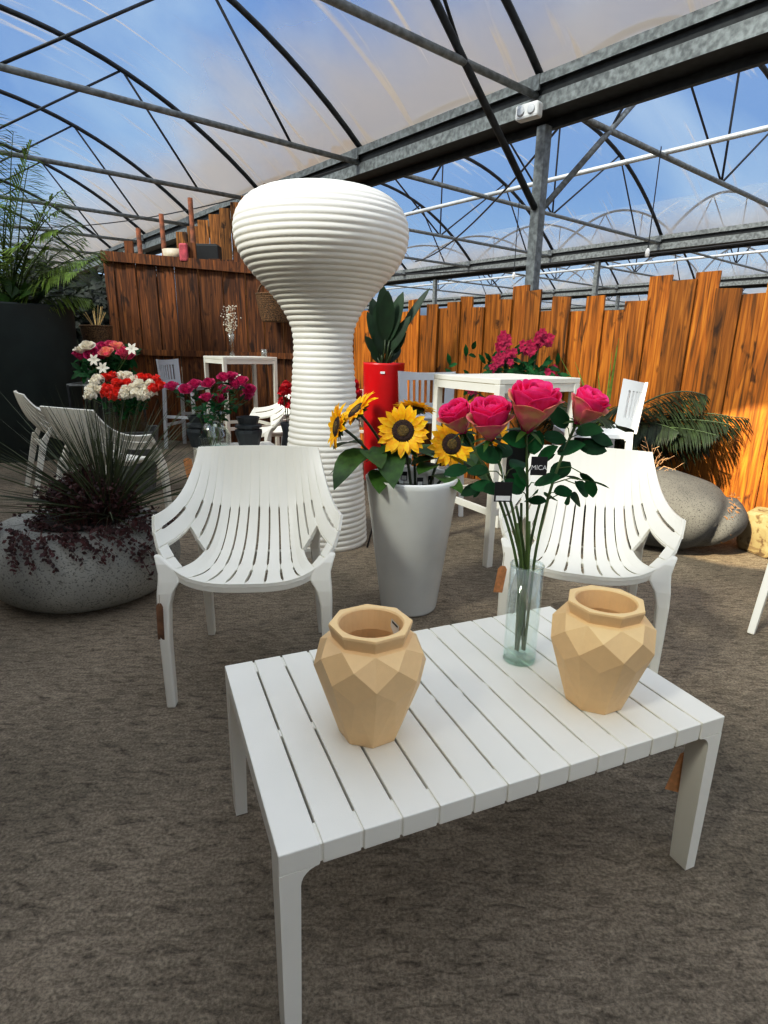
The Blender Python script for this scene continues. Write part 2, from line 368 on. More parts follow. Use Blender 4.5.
def truss(i, k):
    s = 3.7 + SP*k; c = G1 + BW*(i-.5); lo = c-BW/2; hi = c+BW/2; th = .032 if i < 2 else .028
    where = {(0, 0): 'of near bay meeting gutter at the steel post', (0, 1): 'of near bay ending above the tall white lamp', (0, 2): 'of near bay ending behind the lamp, left of it',
             (1, 0): 'of second bay ending right of the steel post'}.get((i, k))
    lab = 'dark curved steel roof truss ' + (where or 'in the %s roof bay' % ordn[i])
    r = thing('roof_truss', lab, 'truss', tuple(W(s, lo, 0)), 0, 'roof trusses of the %s bay' % ordn[i] if not where else None)
    iv = W(s, lo, 0)
    L = lambda n, z: W(s, n, z) - iv
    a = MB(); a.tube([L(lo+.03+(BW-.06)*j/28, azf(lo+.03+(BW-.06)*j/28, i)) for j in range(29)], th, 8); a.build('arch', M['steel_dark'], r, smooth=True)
    a = MB(); a.tube([L(lo+.1, GZ-.04), L(hi-.1, GZ-.04)], th*.95, 8); a.build('tie_bar', M['steel'], r, smooth=True)
    a = MB(); mid = L(c, GZ-.04)
    for fr in (.26, .5, .74):
        n = lo+BW*fr; a.tube([mid, L(n, azf(n, i))], .014, 6)
    for sgn in (-1, 1):
        n = c+sgn*BW*.24; a.tube([L(n, azf(n, i)), L(c+sgn*BW*.36, GZ-.04)], .014, 6)
    a.build('web_bars', M['steel_dark'], r, smooth=True)
for i in range(0, 4):
    for k in range({0: 0, 1: -1, 2: -1, 3: -1}[i], {0: 7, 1: 7, 2: 6, 3: 6}[i]): truss(i, k)
# purlin tubes
def purlin(n, z, r, m, lab, s0=-8, s1=25, z1=None):
    a = MB(); a.tube([W(s0, n, z), W(s1, n, z1 or z)], r, 8); tag(a.build('roof_tube', m, smooth=True), lab, 'tube')
purlin(1.25, GZ+RISE-.06, .022, M['steel'], 'grey steel tube running lengthwise under the near bay crown')
purlin(7.2, GZ, .03, M['pipe_white'], 'bright aluminium tube running lengthwise through the second bay')
purlin(9.1, GZ+RISE-.08, .022, M['steel_dark'], 'dark tube lengthwise under the second bay crown')
purlin(15.2, GZ, .03, M['pipe_white'], 'bright aluminium tube running lengthwise through the third bay')
# posts with knee braces
def post(i, k, lab, brace=True, grp=None):
    s = 3.7+SP*k; n = G1+BW*i
    r = thing('steel_post', lab, 'post', tuple(W(s, n, 0)), 0, grp); iv = W(s, n, 0)
    a = MB(); a.box((-.05, -.05, 0), (.05, .05, GZ-.24), FR.to_3x3().to_4x4()); a.build('post', M['steel'], r, bevel=.006)
    if brace:
        for sg in (-1, 1):
            a = MB(); t = 2.75; z2 = azf(n+sg*t, i+(sg > 0))-.0
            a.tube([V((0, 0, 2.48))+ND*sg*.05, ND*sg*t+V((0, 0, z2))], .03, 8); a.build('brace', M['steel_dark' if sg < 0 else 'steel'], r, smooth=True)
post(0, 0, 'square galvanised steel post with diagonal braces carrying the near gutter')
post(0, 2, 'galvanised steel post in the shade behind the tall white lamp', False)
for j, k in enumerate((1.55, 3.55, 5.55)):
    post(1, k, 'slim steel post of the second gutter far behind the fence', False, 'far gutter posts')
for k in (-1, 1, 3):
    post(2, k, 'thin distant steel post of the third gutter', False, 'distant gutter posts')
# horizontal cable with hanging hooks
def sag(p, q, drop, n=14):
    p, q = V(p), V(q); return [p.lerp(q, t/n) - V((0, 0, drop*4*(t/n)*(1-t/n))) for t in range(n+1)]
a = MB(); a.tube(sag(W(3.7, G1+.3, 3.28), W(3.7+SP*3, G1+5.6, 3.3), .25), .012, 6); tag(a.build('power_cable', M['black']), 'black cable sagging under the second bay roof', 'cable')
a = MB(); a.tube(sag(W(6.3, G1-.3, 3.3), W(14, G1-2.5, 3.35), .2), .008, 5); tag(a.build('power_cable', M['black']), 'thin black cable sagging above the dark fence', 'cable')
a = MB(); a.tube(sag(W(-3, G1+BW-1.3, 3.25), W(14, G1+BW-1.2, 3.25), .25), .018, 6); tag(a.build('power_cable', M['black']), 'thick black cable running along the second gutter', 'cable')
for px, py, y, L in ((655, 195, 7.2, .95), (540, 200, 8.5, .9), (517, 232, 9.5, .8)):
    p = at(px, py, y); top = V((p.x, p.y, GZ-.02)); bot = V((p.x, p.y, 2.25))
    r = thing('hanging_hook', 'thin wire with a white hook hanging from the second bay roof', 'hook', tuple(bot), 0, 'hanging hooks')
    b = MB(); b.tube([(0, 0, .05), top-bot], .006, 5); b.build('wire', M['steel_dark'], r)
    b = MB(); b.lathe([(.008, 0), (.025, .02), (.025, .07), (.01, .1)], 10); b.build('hook', M['labelwhite'], r, smooth=True)
# white speaker box on the gutter
sb = thing('speaker_box', 'small white plastic speaker box mounted below the gutter at the post', 'speaker', tuple(at(529, 112, 5.75)), -.75)
b = MB(); b.box((-.11, -.05, -.06), (.11, .05, .06)); b.build('housing', M['labelwhite'], sb, bevel=.02)
for x in (-.05, .05):
    b = MB(); b.lathe([(.036, 0), (.036, .008), (.026, .012), (0, .012)], 20, (x, -.05, 0), ax=Matrix.Rotation(pi/2, 3, 'X')); b.build('speaker_cone', M['white_far'], sb, smooth=True)
b = MB(); b.bar((0, .05, 0), (0, .14, .06), .02); b.build('bracket', M['steel'], sb)
# far end wall of film, dim
b = MB(); b.q(W(-9, G1+BW*4, 0), W(26, G1+BW*4, 0), W(26, G1+BW*4, 3.4), W(-9, G1+BW*4, 3.4)); struct(b.build('wall_back', mat('far_film_wall', (120, 136, 150), .8, .1, 1)), 'pale film side wall at the far end')
b = MB(); b.q(W(-7, -3, 0), W(26, -3, 0), W(26, -3, 3.3), W(-7, -3, 3.3)); struct(b.build('wall_left', mat('left_film_wall', (70, 78, 76), .8, .1, 1)), 'dim side wall of the greenhouse on the left')

# ------------------------------------------------------------------ fences
FA = V((-.75, 6.89, 0)); FB = V((4.2, 2.315, 0)); FD = (FB-FA).normalized(); FN = V((FD.y, -FD.x, 0))      # FN faces the camera side
if FN.y > 0: FN = -FN
def on_fence(px, py):
    d = ray(px, py); o = V((0, 0, CAM_H)); t = (FA-o).dot(FN)/d.dot(FN); p = o+d*t; return (p-FA).dot(FD), p.z
top_px = [(334,300),(352,309),(361,310),(371,312),(383,305),(397,312),(409,300),(419,315),(428,304),(438,308),(448,302),(460,296),(471,307),(484,294),(497,299),(511,286),(526,291),(540,311),
          (553,296),(570,311),(587,296),(604,310),(625,301),(647,276),(668,281),(692,272),(715,288),(740,294),(766,282),(795,300),(830,285),(870,300),(920,270)]
fr = thing('plank_fence', 'orange brown fence of uneven upright planks on the right', 'fence', tuple(FA), 0)
b = MB()
for j in range(len(top_px)-1):
    u0, _ = on_fence(top_px[j][0], 300); u1, _ = on_fence(top_px[j+1][0], 300); u0 -= .008; u1 += .008; _, z = on_fence(top_px[j][0]+6, top_px[j][1])
    off = R.uniform(-.004, .004) + (j % 2)*.026; tl = R.uniform(-.006, .006)
    n0 = len(b.v)
    for (u, zz) in ((u0+.004, 0), (u1-.004, 0), (u1-.004+tl, z+R.uniform(-.01, .01)), (u0+.004+tl, z)):
        for w in (0, .022):
            p = FD*u - FN*(w+off); p.z = zz; b.v.append(p)
    f = [(0, 2, 4, 6), (1, 7, 5, 3), (0, 1, 3, 2), (2, 3, 5, 4), (4, 5, 7, 6), (6, 7, 1, 0)]
    b.f += [tuple(n0+i for i in q) for q in f]
b.build('planks', M['wood_orange'], fr, fixn=True)
for z in (.4, 1.25):
    b = MB(); b.bar(FD*.02 - FN*.06 + V((0, 0, z)), FD*6.6 - FN*.06 + V((0, 0, z)), .05, .09); b.build('rail', M['wood_dark'], fr)

LF0 = V((-3.42, 7.45, 0)); LF1 = V((-.85, 7.3, 0))
lf = thing('plank_fence', 'tall dark brown plank fence with cross rails on the left', 'fence', tuple(LF0), 0)
ld = (LF1-LF0); LL = ld.length; ld.normalize(); ln = V((ld.y, -ld.x, 0))
b = MB(); u = 0; j = 0
while u < LL:
    w = R.uniform(.10, .16); h = 2.22 - .04*u + R.uniform(-.02, .02)
    if j in (2, 8): h += .17
    if j in (12,): h += .1
    p = ld*u; q = ld*(u+w-.006); o1 = -ln*(j % 2)*.014
    b.box((0, 0, 0), (w-.006, .022, h), Matrix.Translation(p+o1+V((0,0,0))) @ Matrix((ld, -ln, V((0, 0, 1)))).transposed().to_4x4()); u += w; j += 1
b.build('planks', M['wood_dark'], lf, fixn=True)
for z0, z1, hh in ((2.20, 2.02, .11), (1.10, 1.08, .07)):
    b = MB(); b.bar(ln*.03+V((0, 0, z0)), ld*LL+ln*.03+V((0, 0, z1)), .035, hh); b.build('rail', M['wood_dark'], lf)
# golden back wall planks, sloping top
bw = MB()
q0 = at(176, 260, 9.6); 
for j in range(16):
    x = -3.25 + j*.17; z = 2.85 + j*.085
    bw.box((x, 9.6 + (j % 2)*.015, 0), (x+.16, 9.63 + (j % 2)*.015, z))
struct(bw.build('wall_rear', M['wood_back'], fixn=True), 'golden plank wall rising behind the dark fence')
# poles and things above the dark fence
for j, (px, y0, y1) in enumerate(((190, 198, 262), (161, 214, 262), (138, 228, 262))):
    t0 = at(px, y0, 7.7); 
    b = MB(); b.tube([(0, 0, 0), (.0, .03, t0.z*.5), (0, 0, t0.z)], [.034, .032, .03], 8)
    o = b.build('wooden_pole', M['poleswood'], loc=(t0.x, 7.7, 0), smooth=True)
    tag(o, ['tallest rough round pole rising above the dark fence, nearest the lamp', 'middle rough round pole rising above the dark fence', 'shortest rough round pole at the left above the dark fence'][j], 'pole')
b = MB(); b.box((-3.05, 7.52, 2.13), (-1.2, 7.78, 2.16)); tag(b.build('wooden_shelf', M['wood_dark']), 'narrow wooden shelf behind the top of the dark fence', 'shelf')
p = at(176, 246, 7.62); b = MB(); b.lathe([(.10, 0), (.15, .02), (.165, .14), (.15, .14), (.14, .03), (0, .03)], 24); tag(b.build('ivory_bowl', M['ivory'], loc=(p.x, p.y, 2.16), smooth=True), 'round ivory pot standing on the shelf above the dark fence', 'pot')
p = at(186, 250, 7.45); b = MB(); b.box((-.05, -.03, -.1), (.05, .03, .1)); o = b.build('pink_bag', M['pinkbag'], loc=(p.x, 7.36, 2.24), bevel=.02); tag(o, 'small pink fabric pouch above the dark fence beside a pole', 'pouch')
p = at(205, 245, 7.62); b = MB(); b.box((-.17, -.09, 0), (.17, .09, .2)); b.box((-.15, -.07, .2), (.15, .07, .215)); tag(b.build('black_crate', M['black'], loc=(p.x, 7.65, 2.16), bevel=.01), 'black box standing on the shelf above the dark fence', 'box')

# ------------------------------------------------------------------ coffee table
def make_table(L, Wd, h, nb, label, loc, rz, group=None):
    r = thing('coffee_table', label, 'table', loc, rz, group)
    b = MB(); pw = L/nb; T = .042; gap = .0045
    for i in range(nb):
        b.box((i*pw+gap/2*(i > 0), 0, h-T), ((i+1)*pw-gap/2*(i < nb-1), Wd, h))
    for y0, y1 in ((.003, .05), (Wd/2-.012, Wd/2+.012), (Wd-.05, Wd-.003)):
        b.box((.01, y0, h-T+.002), (L-.01, y1, h-.0035))
    b.build('tabletop', M['white'], r, bevel=.0022, fixn=True)
    lw, ld_ = .036, .058
    for sx in (0, 1):
        for sy in (0, 1):
            b = MB()
            # leg outline in the x-z plane with a fillet toward the middle, extruded in y
            pts = [(0, 0), (lw*.82, 0), (lw, h-T-.035)]
            for k in range(7): a = pi - k*pi/12; pts.append((lw+.032+.032*cos(a), h-T-.032+.032*sin(a)))
            pts += [(0, h-T)]
            y0 = 0; 
            def X(x): return x if sx == 0 else L-x
            def Y(y): return y if sy == 0 else Wd-y
            n0 = len(b.v); n = len(pts)
            for yy in (0, ld_): b.v += [V((X(x), Y(yy*(.8+.2*z/h)), z)) for x, z in pts]
            b.f.append(tuple(range(n0, n0+n))); b.f.append(tuple(reversed(range(n0+n, n0+2*n))))
            for k in range(n): k2 = (k+1) % n; b.f.append((n0+k, n0+k2, n0+n+k2, n0+n+k))
            b.build('leg', M['white'], r, bevel=.003, fixn=True)
    return r
TX, TY, TA = -.157, .723, .398
ct = make_table(1.0, .608, .42, 14, 'white slatted low table in front with two beige vases on it', (TX, TY, 0), TA)
def T(x, y, z=.42): return V((TX + x*cos(TA) - y*sin(TA), TY + x*sin(TA) + y*cos(TA), z))
lt = make_table(.62, .55, .42, 8, 'small white slatted low table under the pink rose vase', (-1.333, 4.12, 0), .41)

# kraft tags
def kraft(label, p, rz, tilt, w=.03, l=.085, m='kraft', up=.05):
    r = thing('price_tag', label, 'tag', tuple(p), rz)
    b = MB(); b.v = [V((-w/2, 0, -l)), V((w/2, 0, -l)), V((w/2, 0, -.012)), (V((w/4, 0, 0))), V((-w/4, 0, 0)), V((-w/2, 0, -.012))]; b.f = [(0, 1, 2, 3, 4, 5)]
    b.build('card', M[m], r, solid=.0012, rot=(0, tilt, 0))
    b = MB(); b.tube([(0, 0, -.008), (.002, 0, up)], .0008, 5); b.build('string', M['string'], r)
    return r
kraft('kraft paper price tag hanging under the right end of the low table', at(691, 752, 1.15), TA-.5, .2, .042, .115)

# ------------------------------------------------------------------ faceted vases
def facet_vase(label, loc, rz, sticker, s=1.0, tx=0):
    r = thing('faceted_vase', label, 'vase', loc, rz)
    N = 8
    rings = [(.064, 0, 0), (.103, .124, .5), (.115, .158, 0), (.109, .194, .5), (.087, .217, 0), (.078, .2185, 0), (.085, .243, 0), (.084, .248, 0)]
    b = MB()
    for (rr, z, ph) in rings:
        for k in range(N): a = 2*pi*(k+ph)/N; b.v.append(V((rr*cos(a)*s, rr*sin(a)*s, z*s)))
    for k in range(N):
        k2 = (k+1) % N; B0, B1, D, C0, C1, E_, A0, A1 = k, k2, 8+k, 16+k, 16+k2, 24+k, 32+k, 32+k2
        b.f += [(B0, B1, D), (C0, B0, D), (C1, D, B1), (E_, C0, D), (E_, D, C1), (A0, C0, E_), (A1, E_, C1), (A0, E_, A1)]
    for i in range(4, len(rings)-1):
        for k in range(N): a, a2 = i*N+k, i*N+(k+1) % N; b.f.append((a, a2, a2+N, a+N))
    # rim top with round opening, tapered inside
    n0 = len(b.v); SG = 32; base = (len(rings)-1)*N
    for rr, z in ((.067, .248), (.064, .244), (.062, .20), (.075, .16), (.06, .04), (.0005, .035)):
        for k in range(SG): a = 2*pi*k/SG; b.v.append(V((rr*cos(a)*s, rr*sin(a)*s, z*s)))
    per = SG//N
    for k in range(N):
        for q in range(per):
            i0 = n0+k*per+q; i1 = n0+(k*per+q+1) % SG
            if q < per//2: b.f.append((base+k, i1, i0))
            else: b.f.append((base+(k+1) % N, i1, i0))
        b.f.append((base+k, base+(k+1) % N, n0+k*per+per//2))
    for i in range(5):
        for k in range(SG): a = n0+i*SG+k; c = n0+i*SG+(k+1) % SG; b.f.append((a, c, c+SG, a+SG))
    b.f.append(tuple(reversed(range(N))))
    b.build('body', M['sand'], r, bevel=.0012, fixn=True)
    if sticker:
        st = MB(); 
        for a0 in (0,): st.q((-.014, 0, -.02), (.014, 0, -.02), (.014, 0, .012), (-.014, 0, .012))
        o = st.build('price_sticker', M['labelwhite'], r); o.rotation_euler = (.1, .25, sticker-rz-pi/2+0); o.location = (.0595*cos(sticker-rz), .0595*sin(sticker-rz), .220)
        t = MB(); t.q((-.01, -.0006, .004), (.01, -.0006, .004), (.01, -.0006, .009), (-.01, -.0006, .009)); t.build('printed_lines', M['ink'], o)
    return r
vs = 1.0
facet_vase('beige faceted vase at the left of the low table, white sticker inside', (-.022, 1.045, .42), -pi/2+.13, .62)
facet_vase('beige faceted vase at the right end of the low table', (.492, 1.170, .42), -pi/2+.05+.0, 0)

# ------------------------------------------------------------------ slatted armchairs
def bez(p, t):
    a, b_, c, d = p; return a*(1-t)**3 + b_*3*t*(1-t)**2 + c*3*t*t*(1-t) + d*t**3
def make_chair(label, loc, rz, group=None):
    r = thing('slatted_armchair', label, 'chair', loc, rz, group)
    def surf(v, t):
        av = abs(v); sg = 1 if v >= 0 else -1
        w0 = (1-cos(av*pi/2))**1.5
        w = max(0, (av-.44)/.56); w = w*w*(3-2*w)*.5 + w*.5
        wx = sin(min(1, av)*pi/2*.94)/sin(pi/2*.94)
        P0 = V((.318*wx*sg, .0 + .155*w0, .438 + .195*w0))
        P1 = V((.295*(av**.92)*sg, .18 + .09*w, .405 + .225*w))
        P2 = V((.27*(av**.92)*sg, .43 - .02*w, .365 + .27*w))
        P3 = V((.232*v, .52 - .025*v*v, .815 - .004*v*v))
        return bez((P0, P1, P2, P3), t)
    gw = .0115
    half = [0, .14, .28, .42, .56, .665, .77, .885]
    gaps = sorted(set([-h for h in half] + half)); vs_ = [-1.0]; col = []
    for g_ in gaps:
        m_ = (vs_[-1]+g_-gw)/2; col += [('s', 0)]*2; vs_ += [m_, g_-gw]
        col += [('g', g_)]*2; vs_ += [g_, g_+gw]
    col += [('s', 0)]*2; vs_ += [(vs_[-1]+1)/2, 1.0]
    SL = {0: ((.06, .30), (.365, .79)), .14: ((.06, .30), (.365, .79)), .28: ((.06, .30), (.365, .785)), .42: ((.07, .30), (.365, .78)), .56: ((.43, .765),), .665: ((.47, .74),), .77: ((.52, .69),), .885: ((.10, .48),)}
    TN = 60; b = MB(); nv = len(vs_)
    for j in range(TN+1):
        t = j/TN
        for i, v in enumerate(vs_):
            p = surf(v, t)
            if i > 0 and col[i-1][0] == 'g' and i < nv-1 and col[i][0] == 'g':
                nrm = (surf(v, min(1, t+.01))-surf(v, max(0, t-.01))).cross(surf(min(1, v+.01), t)-surf(max(-1, v-.01), t)).normalized()
                p = p + nrm*(.0045 if nrm.z < 0 or nrm.y > 0 else -.0045)
            b.v.append(p)
    for j in range(TN):
        t = (j+.5)/TN
        for i in range(nv-1):
            k, g_ = col[i]; am = abs((vs_[i]+vs_[i+1])/2)
            skip = k == 'g' and any(a_ < t < b_ for a_, b_ in SL[abs(g_)])
            if .56 < am < .77-gw and .10 < t < .41: skip = True
            if not skip:
                a = j*nv+i; b.f.append((a, a+1, a+nv+1, a+nv))
    o = b.build('seat_shell', M['white'], r, solid=.013, smooth=False)
    # front and side edge band that thickens the rim
    e = MB(); pts = [surf(-1+2*i/40, 0) for i in range(41)]
    n0 = 0
    for p in pts: e.v += [p+V((0, 0, .0065)), p+V((0, .0, -.026)), p+V((0, .016, -.026)), p+V((0, .016, .0))]
    for i in range(40):
        for k in range(4): a = i*4+k; c = i*4+(k+1) % 4; e.f.append((a, c, c+4, a+4))
    e.f += [(3, 2, 1, 0), (160, 161, 162, 163)]
    e.build('front_rim', M['white'], r, bevel=.002, fixn=True)
    md = o.modifiers.new('bevel', 'BEVEL'); md.width = .0018; md.segments = 1; md.limit_method = 'ANGLE'; md.angle_limit = rad(50)
    for sg in (-1, 1):
        # front leg: flared top blending into the rim
        b = MB(); sec = [(.0, .262, .0, .030, .040), (.25, .268, .012, .034, .046), (.36, .270, .022, .040, .048), (.41, .269, .030, .052, .048), (.445, .266, .038, .070, .042), (.47, .266, .044, .068, .034), (.50, .274, .052, .042, .026), (.525, .283, .066, .02, .02)]
        for z, x, y, wx, wy in sec:
            for a, c in ((-1, -1), (1, -1), (1, 1), (-1, 1)): b.v.append(V((sg*(x+a*wx/2-(wx/2-.016)), y+c*wy/2, z)))
        for i in range(len(sec)-1):
            for k in range(4): q = i*4+k; c = i*4+(k+1) % 4; b.f.append((q, c, c+4, q+4))
        b.f += [(3, 2, 1, 0), tuple(range(len(b.v)-4, len(b.v)))]
        b.build('leg', M['white'], r, bevel=.006, fixn=True, smooth=False)
        b = MB(); b.bar((sg*.235, .52, 0), (sg*.215, .40, .46), .028, .034, up=(0, 1, 0), w2=.036, h2=.05); b.bar((sg*.215, .40, .44), (sg*.235, .335, .56), .034, .045, up=(0, 1, 0), w2=.02, h2=.02)
        b.build('leg', M['white'], r, bevel=.004, fixn=True)
    b = MB(); b.bar((-.2, .405, .40), (.2, .405, .40), .03, .03); b.build('rear_rail', M['white'], r, bevel=.003)
    return r
chL = make_chair('white slatted armchair on the left behind the low table, facing the camera', (-.452, 1.745, 0), .085)
G_CH = None
dup(chL, loc=(.70, 1.88, 0), rz=-.30, label='white slatted armchair on the right behind the roses and right vase')
dup(chL, loc=(-1.74, 3.98, 0), rz=rad(156), label='white armchair seen from behind, behind the spiky grass planter')
dup(chL, loc=(-2.50, 4.92, 0), rz=rad(128), label='white armchair seen from behind beside the big dark planter')
dup(chL, loc=(-1.19, 5.16, 0), rz=rad(-55), label='white armchair left of the tall lamp, facing the low rose table')
dup(chL, loc=(-.27, 6.1, 0), rz=rad(176), label='white armchair half hidden behind the tall lamp beside the red planter')
dup(chL, loc=(2.175, 2.53, 0), rz=rad(135), label='white armchair at the right picture edge, only one leg in view')
kraft('kraft paper price tag hanging at the left leg of the right armchair', at(503, 566, 1.9), .2, .12, .034, .10)
kraft('brown price tag on the front left leg of the left armchair', V((-.722, 1.712, .385)), .0, .04, .022, .13, 'kraft_dark', .03)
kraft('brown price tag on the leg of the armchair behind the grass', at(187, 458, 3.55), .2, -.12, .05, .2, 'kraft')

# ------------------------------------------------------------------ tall ribbed lamp
LC = V((-.375, 3.53, 0)); lam = thing('ribbed_floor_lamp', 'giant white ribbed floor lamp with mushroom shaped head', 'lamp', tuple(LC), 0)
S = 3.53/577
keyz = [(0, .262), (.15, .256), (.35, .243), (.6, .222), (.85, .196), (1.05, .180), (1.2, .168), (1.30, .178), (1.38, .215), (1.46, .27), (1.54, .345), (1.60, .40), (1.66, .445), (1.73, .475), (1.80, .485), (1.86, .477), (1.915, .45), (1.96, .405), (1.99, .345), (2.013, .25), (2.023, .12), (2.025, 0)]
zs = np.array([k[0] for k in keyz]); rs = np.array([k[1] for k in keyz])
# arc length parameterised ribs
cum = np.concatenate([[0], np.cumsum(np.hypot(np.diff(zs), np.diff(rs)))])
PITCH = .0335; nn = int(cum[-1]/PITCH*8); prof = []
# smooth resample
ss = np.linspace(0, cum[-1], nn)
zz = np.interp(ss, cum, zs); rr_ = np.interp(ss, cum, rs)
ker = np.hanning(33); ker /= ker.sum()
zz = np.convolve(np.pad(zz, 16, 'reflect', reflect_type='odd'), ker, 'valid'); rr_ = np.convolve(np.pad(rr_, 16, 'reflect', reflect_type='odd'), ker, 'valid')
dz = np.gradient(zz); dr = np.gradient(rr_); ll = np.hypot(dz, dr)+1e-9
def lathe_range(i0, i1):
    out = []
    for i in range(i0, i1):
        amp = .0062*abs(math.sin(pi*ss[i]/PITCH))**.8
        if ss[i] > cum[-1]-.36: amp *= max(0, (cum[-1]-ss[i])/.36)**.7
        out.append((max(.0003, rr_[i] + amp*dz[i]/ll[i]), zz[i] - amp*dr[i]/ll[i]))
    return out
split = int(np.searchsorted(ss, 1.30))
b = MB(); b.lathe(lathe_range(0, split+1), 96, close=True); b.build('lamp_column', M['lampwhite'], lam, smooth=True)
b = MB(); b.lathe([(.0003, 0)] + [], 3) if False else None
b.v = []; b.f = []
b.lathe([(rr_[split]*.9, zz[split]-.001)] + lathe_range(split, nn), 96, close=True); b.f = b.f; b.build('lamp_head', M['lampwhite'], lam, smooth=True)
# black power lead on the floor beside lamp
b = MB(); b.tube([(-.10, 3.38, .005), (-.03, 3.36, .3), (-.028, 3.38, .55), (-.03, 3.4, .6)], .006, 6); tag(b.build('power_cable', M['black'], smooth=True), 'black power cable rising beside the lamp foot', 'cable')

# ------------------------------------------------------------------ white tapered planter and sunflowers
PC = V((.125, 2.55, 0)); pl = thing('tapered_planter', 'tall glossy pale grey tapered planter holding sunflowers', 'planter', tuple(PC), 0)
b = MB(); b.lathe([(.118, 0), (.13, .006), (.134, .02), (.208, .615), (.212, .637), (.205, .645), (.195, .643), (.191, .61), (.188, .56), (0, .56)], 72); b.build('pot', M['grey_gloss'], pl, smooth=True)
b = MB(); b.lathe([(.187, .562), (.09, .572), (0, .575)], 40, close=True); b.build('soil', M['dark_int'], pl, smooth=True)

def rot_to(d, roll=0):
    return frame(d) @ Matrix.Rotation(roll, 3, 'Z')
def sunflower(label, head, d, base, rad_, seedr=.42, leaves=(), bend=None, group=None):
    r = thing('sunflower', label, 'flower', tuple(base), 0, group)
    head, base, d = V(head), V(base), V(d).normalized(); h = head-base
    mid = h*.55 - V((d.x, d.y, 0))*.06 + V((0, 0, .03)) if bend is None else V(bend)-base
    pts = []; 
    e = h - d*.02
    for i in range(11): t = i/10; pts.append((mid*2*t*(1-t) + e*t*t + (mid*0)*(1-t)) )
    pts[0] = V((0, 0, 0))
    b = MB(); b.tube(pts, .0062, 8); b.build('stem', M['stem_dark'], r, smooth=True)
    Mx = rot_to(d)
    b = MB()
    for ring, (npet, rr, up, sc_) in enumerate(((19, seedr*rad_*.95, .18, 1.0), (17, seedr*rad_*.9, .42, .88))):
        for k in range(npet):
            a = 2*pi*(k+ring*.5+R.uniform(-.2, .2))/npet
            dirl = V((cos(a), sin(a), up+R.uniform(-.12, .12)))
            L = (rad_-seedr*rad_)*sc_*R.uniform(.95, 1.15)*1.08
            base_l = V((cos(a)*rr, sin(a)*rr, .004))
            b.leaf(h+Mx @ base_l, Mx @ dirl, Mx @ V((0, 0, 1)), L, L*.46, R.uniform(.0, .3), .25, 4)
    b.build('petals', M['yellow'], r, smooth=True)
    b = MB(); sr = seedr*rad_; b.lathe([(sr*1.06, -.004), (sr*1.05, .006), (sr*.8, .013), (sr*.52, .012)], 24, h, close=True, ax=Mx); b.build('seed_disc', M['seed'], r, smooth=True)
    b = MB(); b.lathe([(sr*.54, .008), (sr*.52, .0135), (sr*.3, .015), (0, .014)], 20, h, close=True, ax=Mx); b.build('disc_eye', M['seed2'], r, smooth=True)
    b = MB(); 
    for k in range(12):
        a = 2*pi*k/12; b.leaf(h+Mx @ V((0, 0, -.012)), Mx @ V((cos(a), sin(a), .05)), Mx @ V((0, 0, 1)), rad_*.62, .022, .1, .1, 3)
    b.lathe([(.006, -.03), (sr*.6, -.018), (sr, -.005)], 16, h, close=True, ax=Mx)
    for (t, az, L, dr_) in leaves:
        p = pts[int(t*10)]; dv = V((cos(az), sin(az), R.uniform(.1, .35))); L *= 1.2; b.leaf(p, dv, V((0, 0, 1)), L, L*.68, dr_, .2, 6)
    b.build('leaves', M['leaf2'], r, smooth=True)
    return r
def cw(p): return (V((0, 0, CAM_H)) - p).normalized()
H = [at(403, 431, 2.45), at(338, 427, 2.46), at(357, 411, 2.52), at(415, 409, 2.66), at(451, 444, 2.50), at(497, 437, 2.68)]
D = [V((0, -1, .25)), V((-1, -.35, .2)), V((-.75, -.25, .85)), V((.15, .25, 1)), V((.35, -1, .1)), V((.75, -.55, .35))]
Bp = [PC+V(q) for q in ((0, -.05, .56), (-.09, -.03, .56), (-.05, .02, .56), (.02, .07, .56), (.07, -.04, .56), (.1, .05, .56))]
sl = ['sunflower at the front centre of the planter facing the camera', 'leftmost sunflower of the planter seen edge-on', 'sunflower behind the leftmost one, tilted up to the left',
      'sunflower at the back of the planter opening upwards', 'sunflower on the right of the planter touching the leftmost rose', 'small ragged sunflower half hidden behind the roses']
lv = [[(.7, pi*1.15, .12, .5), (.4, 2.2, .14, .6), (.5, pi*.9, .16, .5), (.6, -.5, .10, .4)], [(.75, pi*.8, .13, .4), (.65, -1.2, .14, .5), (.5, pi, .15, .6), (.6, -2.2, .17, .8), (.3, -1.6, .13, .6)], [(.5, -1.4, .19, .8), (.6, -.6, .15, .6), (.4, 2.5, .13, .5)], [(.5, -1, .13, .3), (.5, 2, .13, .3)], [(.75, 2.6, .12, .4), (.65, -2.6, .12, .3), (.5, -2.2, .12, .3), (.7, -.3, .15, .6), (.3, -.8, .14, .5)], [(.5, -.9, .15, .7), (.6, .4, .15, .5), (.7, -.2, .12, .6), (.6, -1.6, .12, .5)]]
for i in range(6): sunflower(sl[i], H[i], D[i], Bp[i], [.108, .10, .105, .098, .105, .085][i], .43 if i != 5 else .3, lv[i])
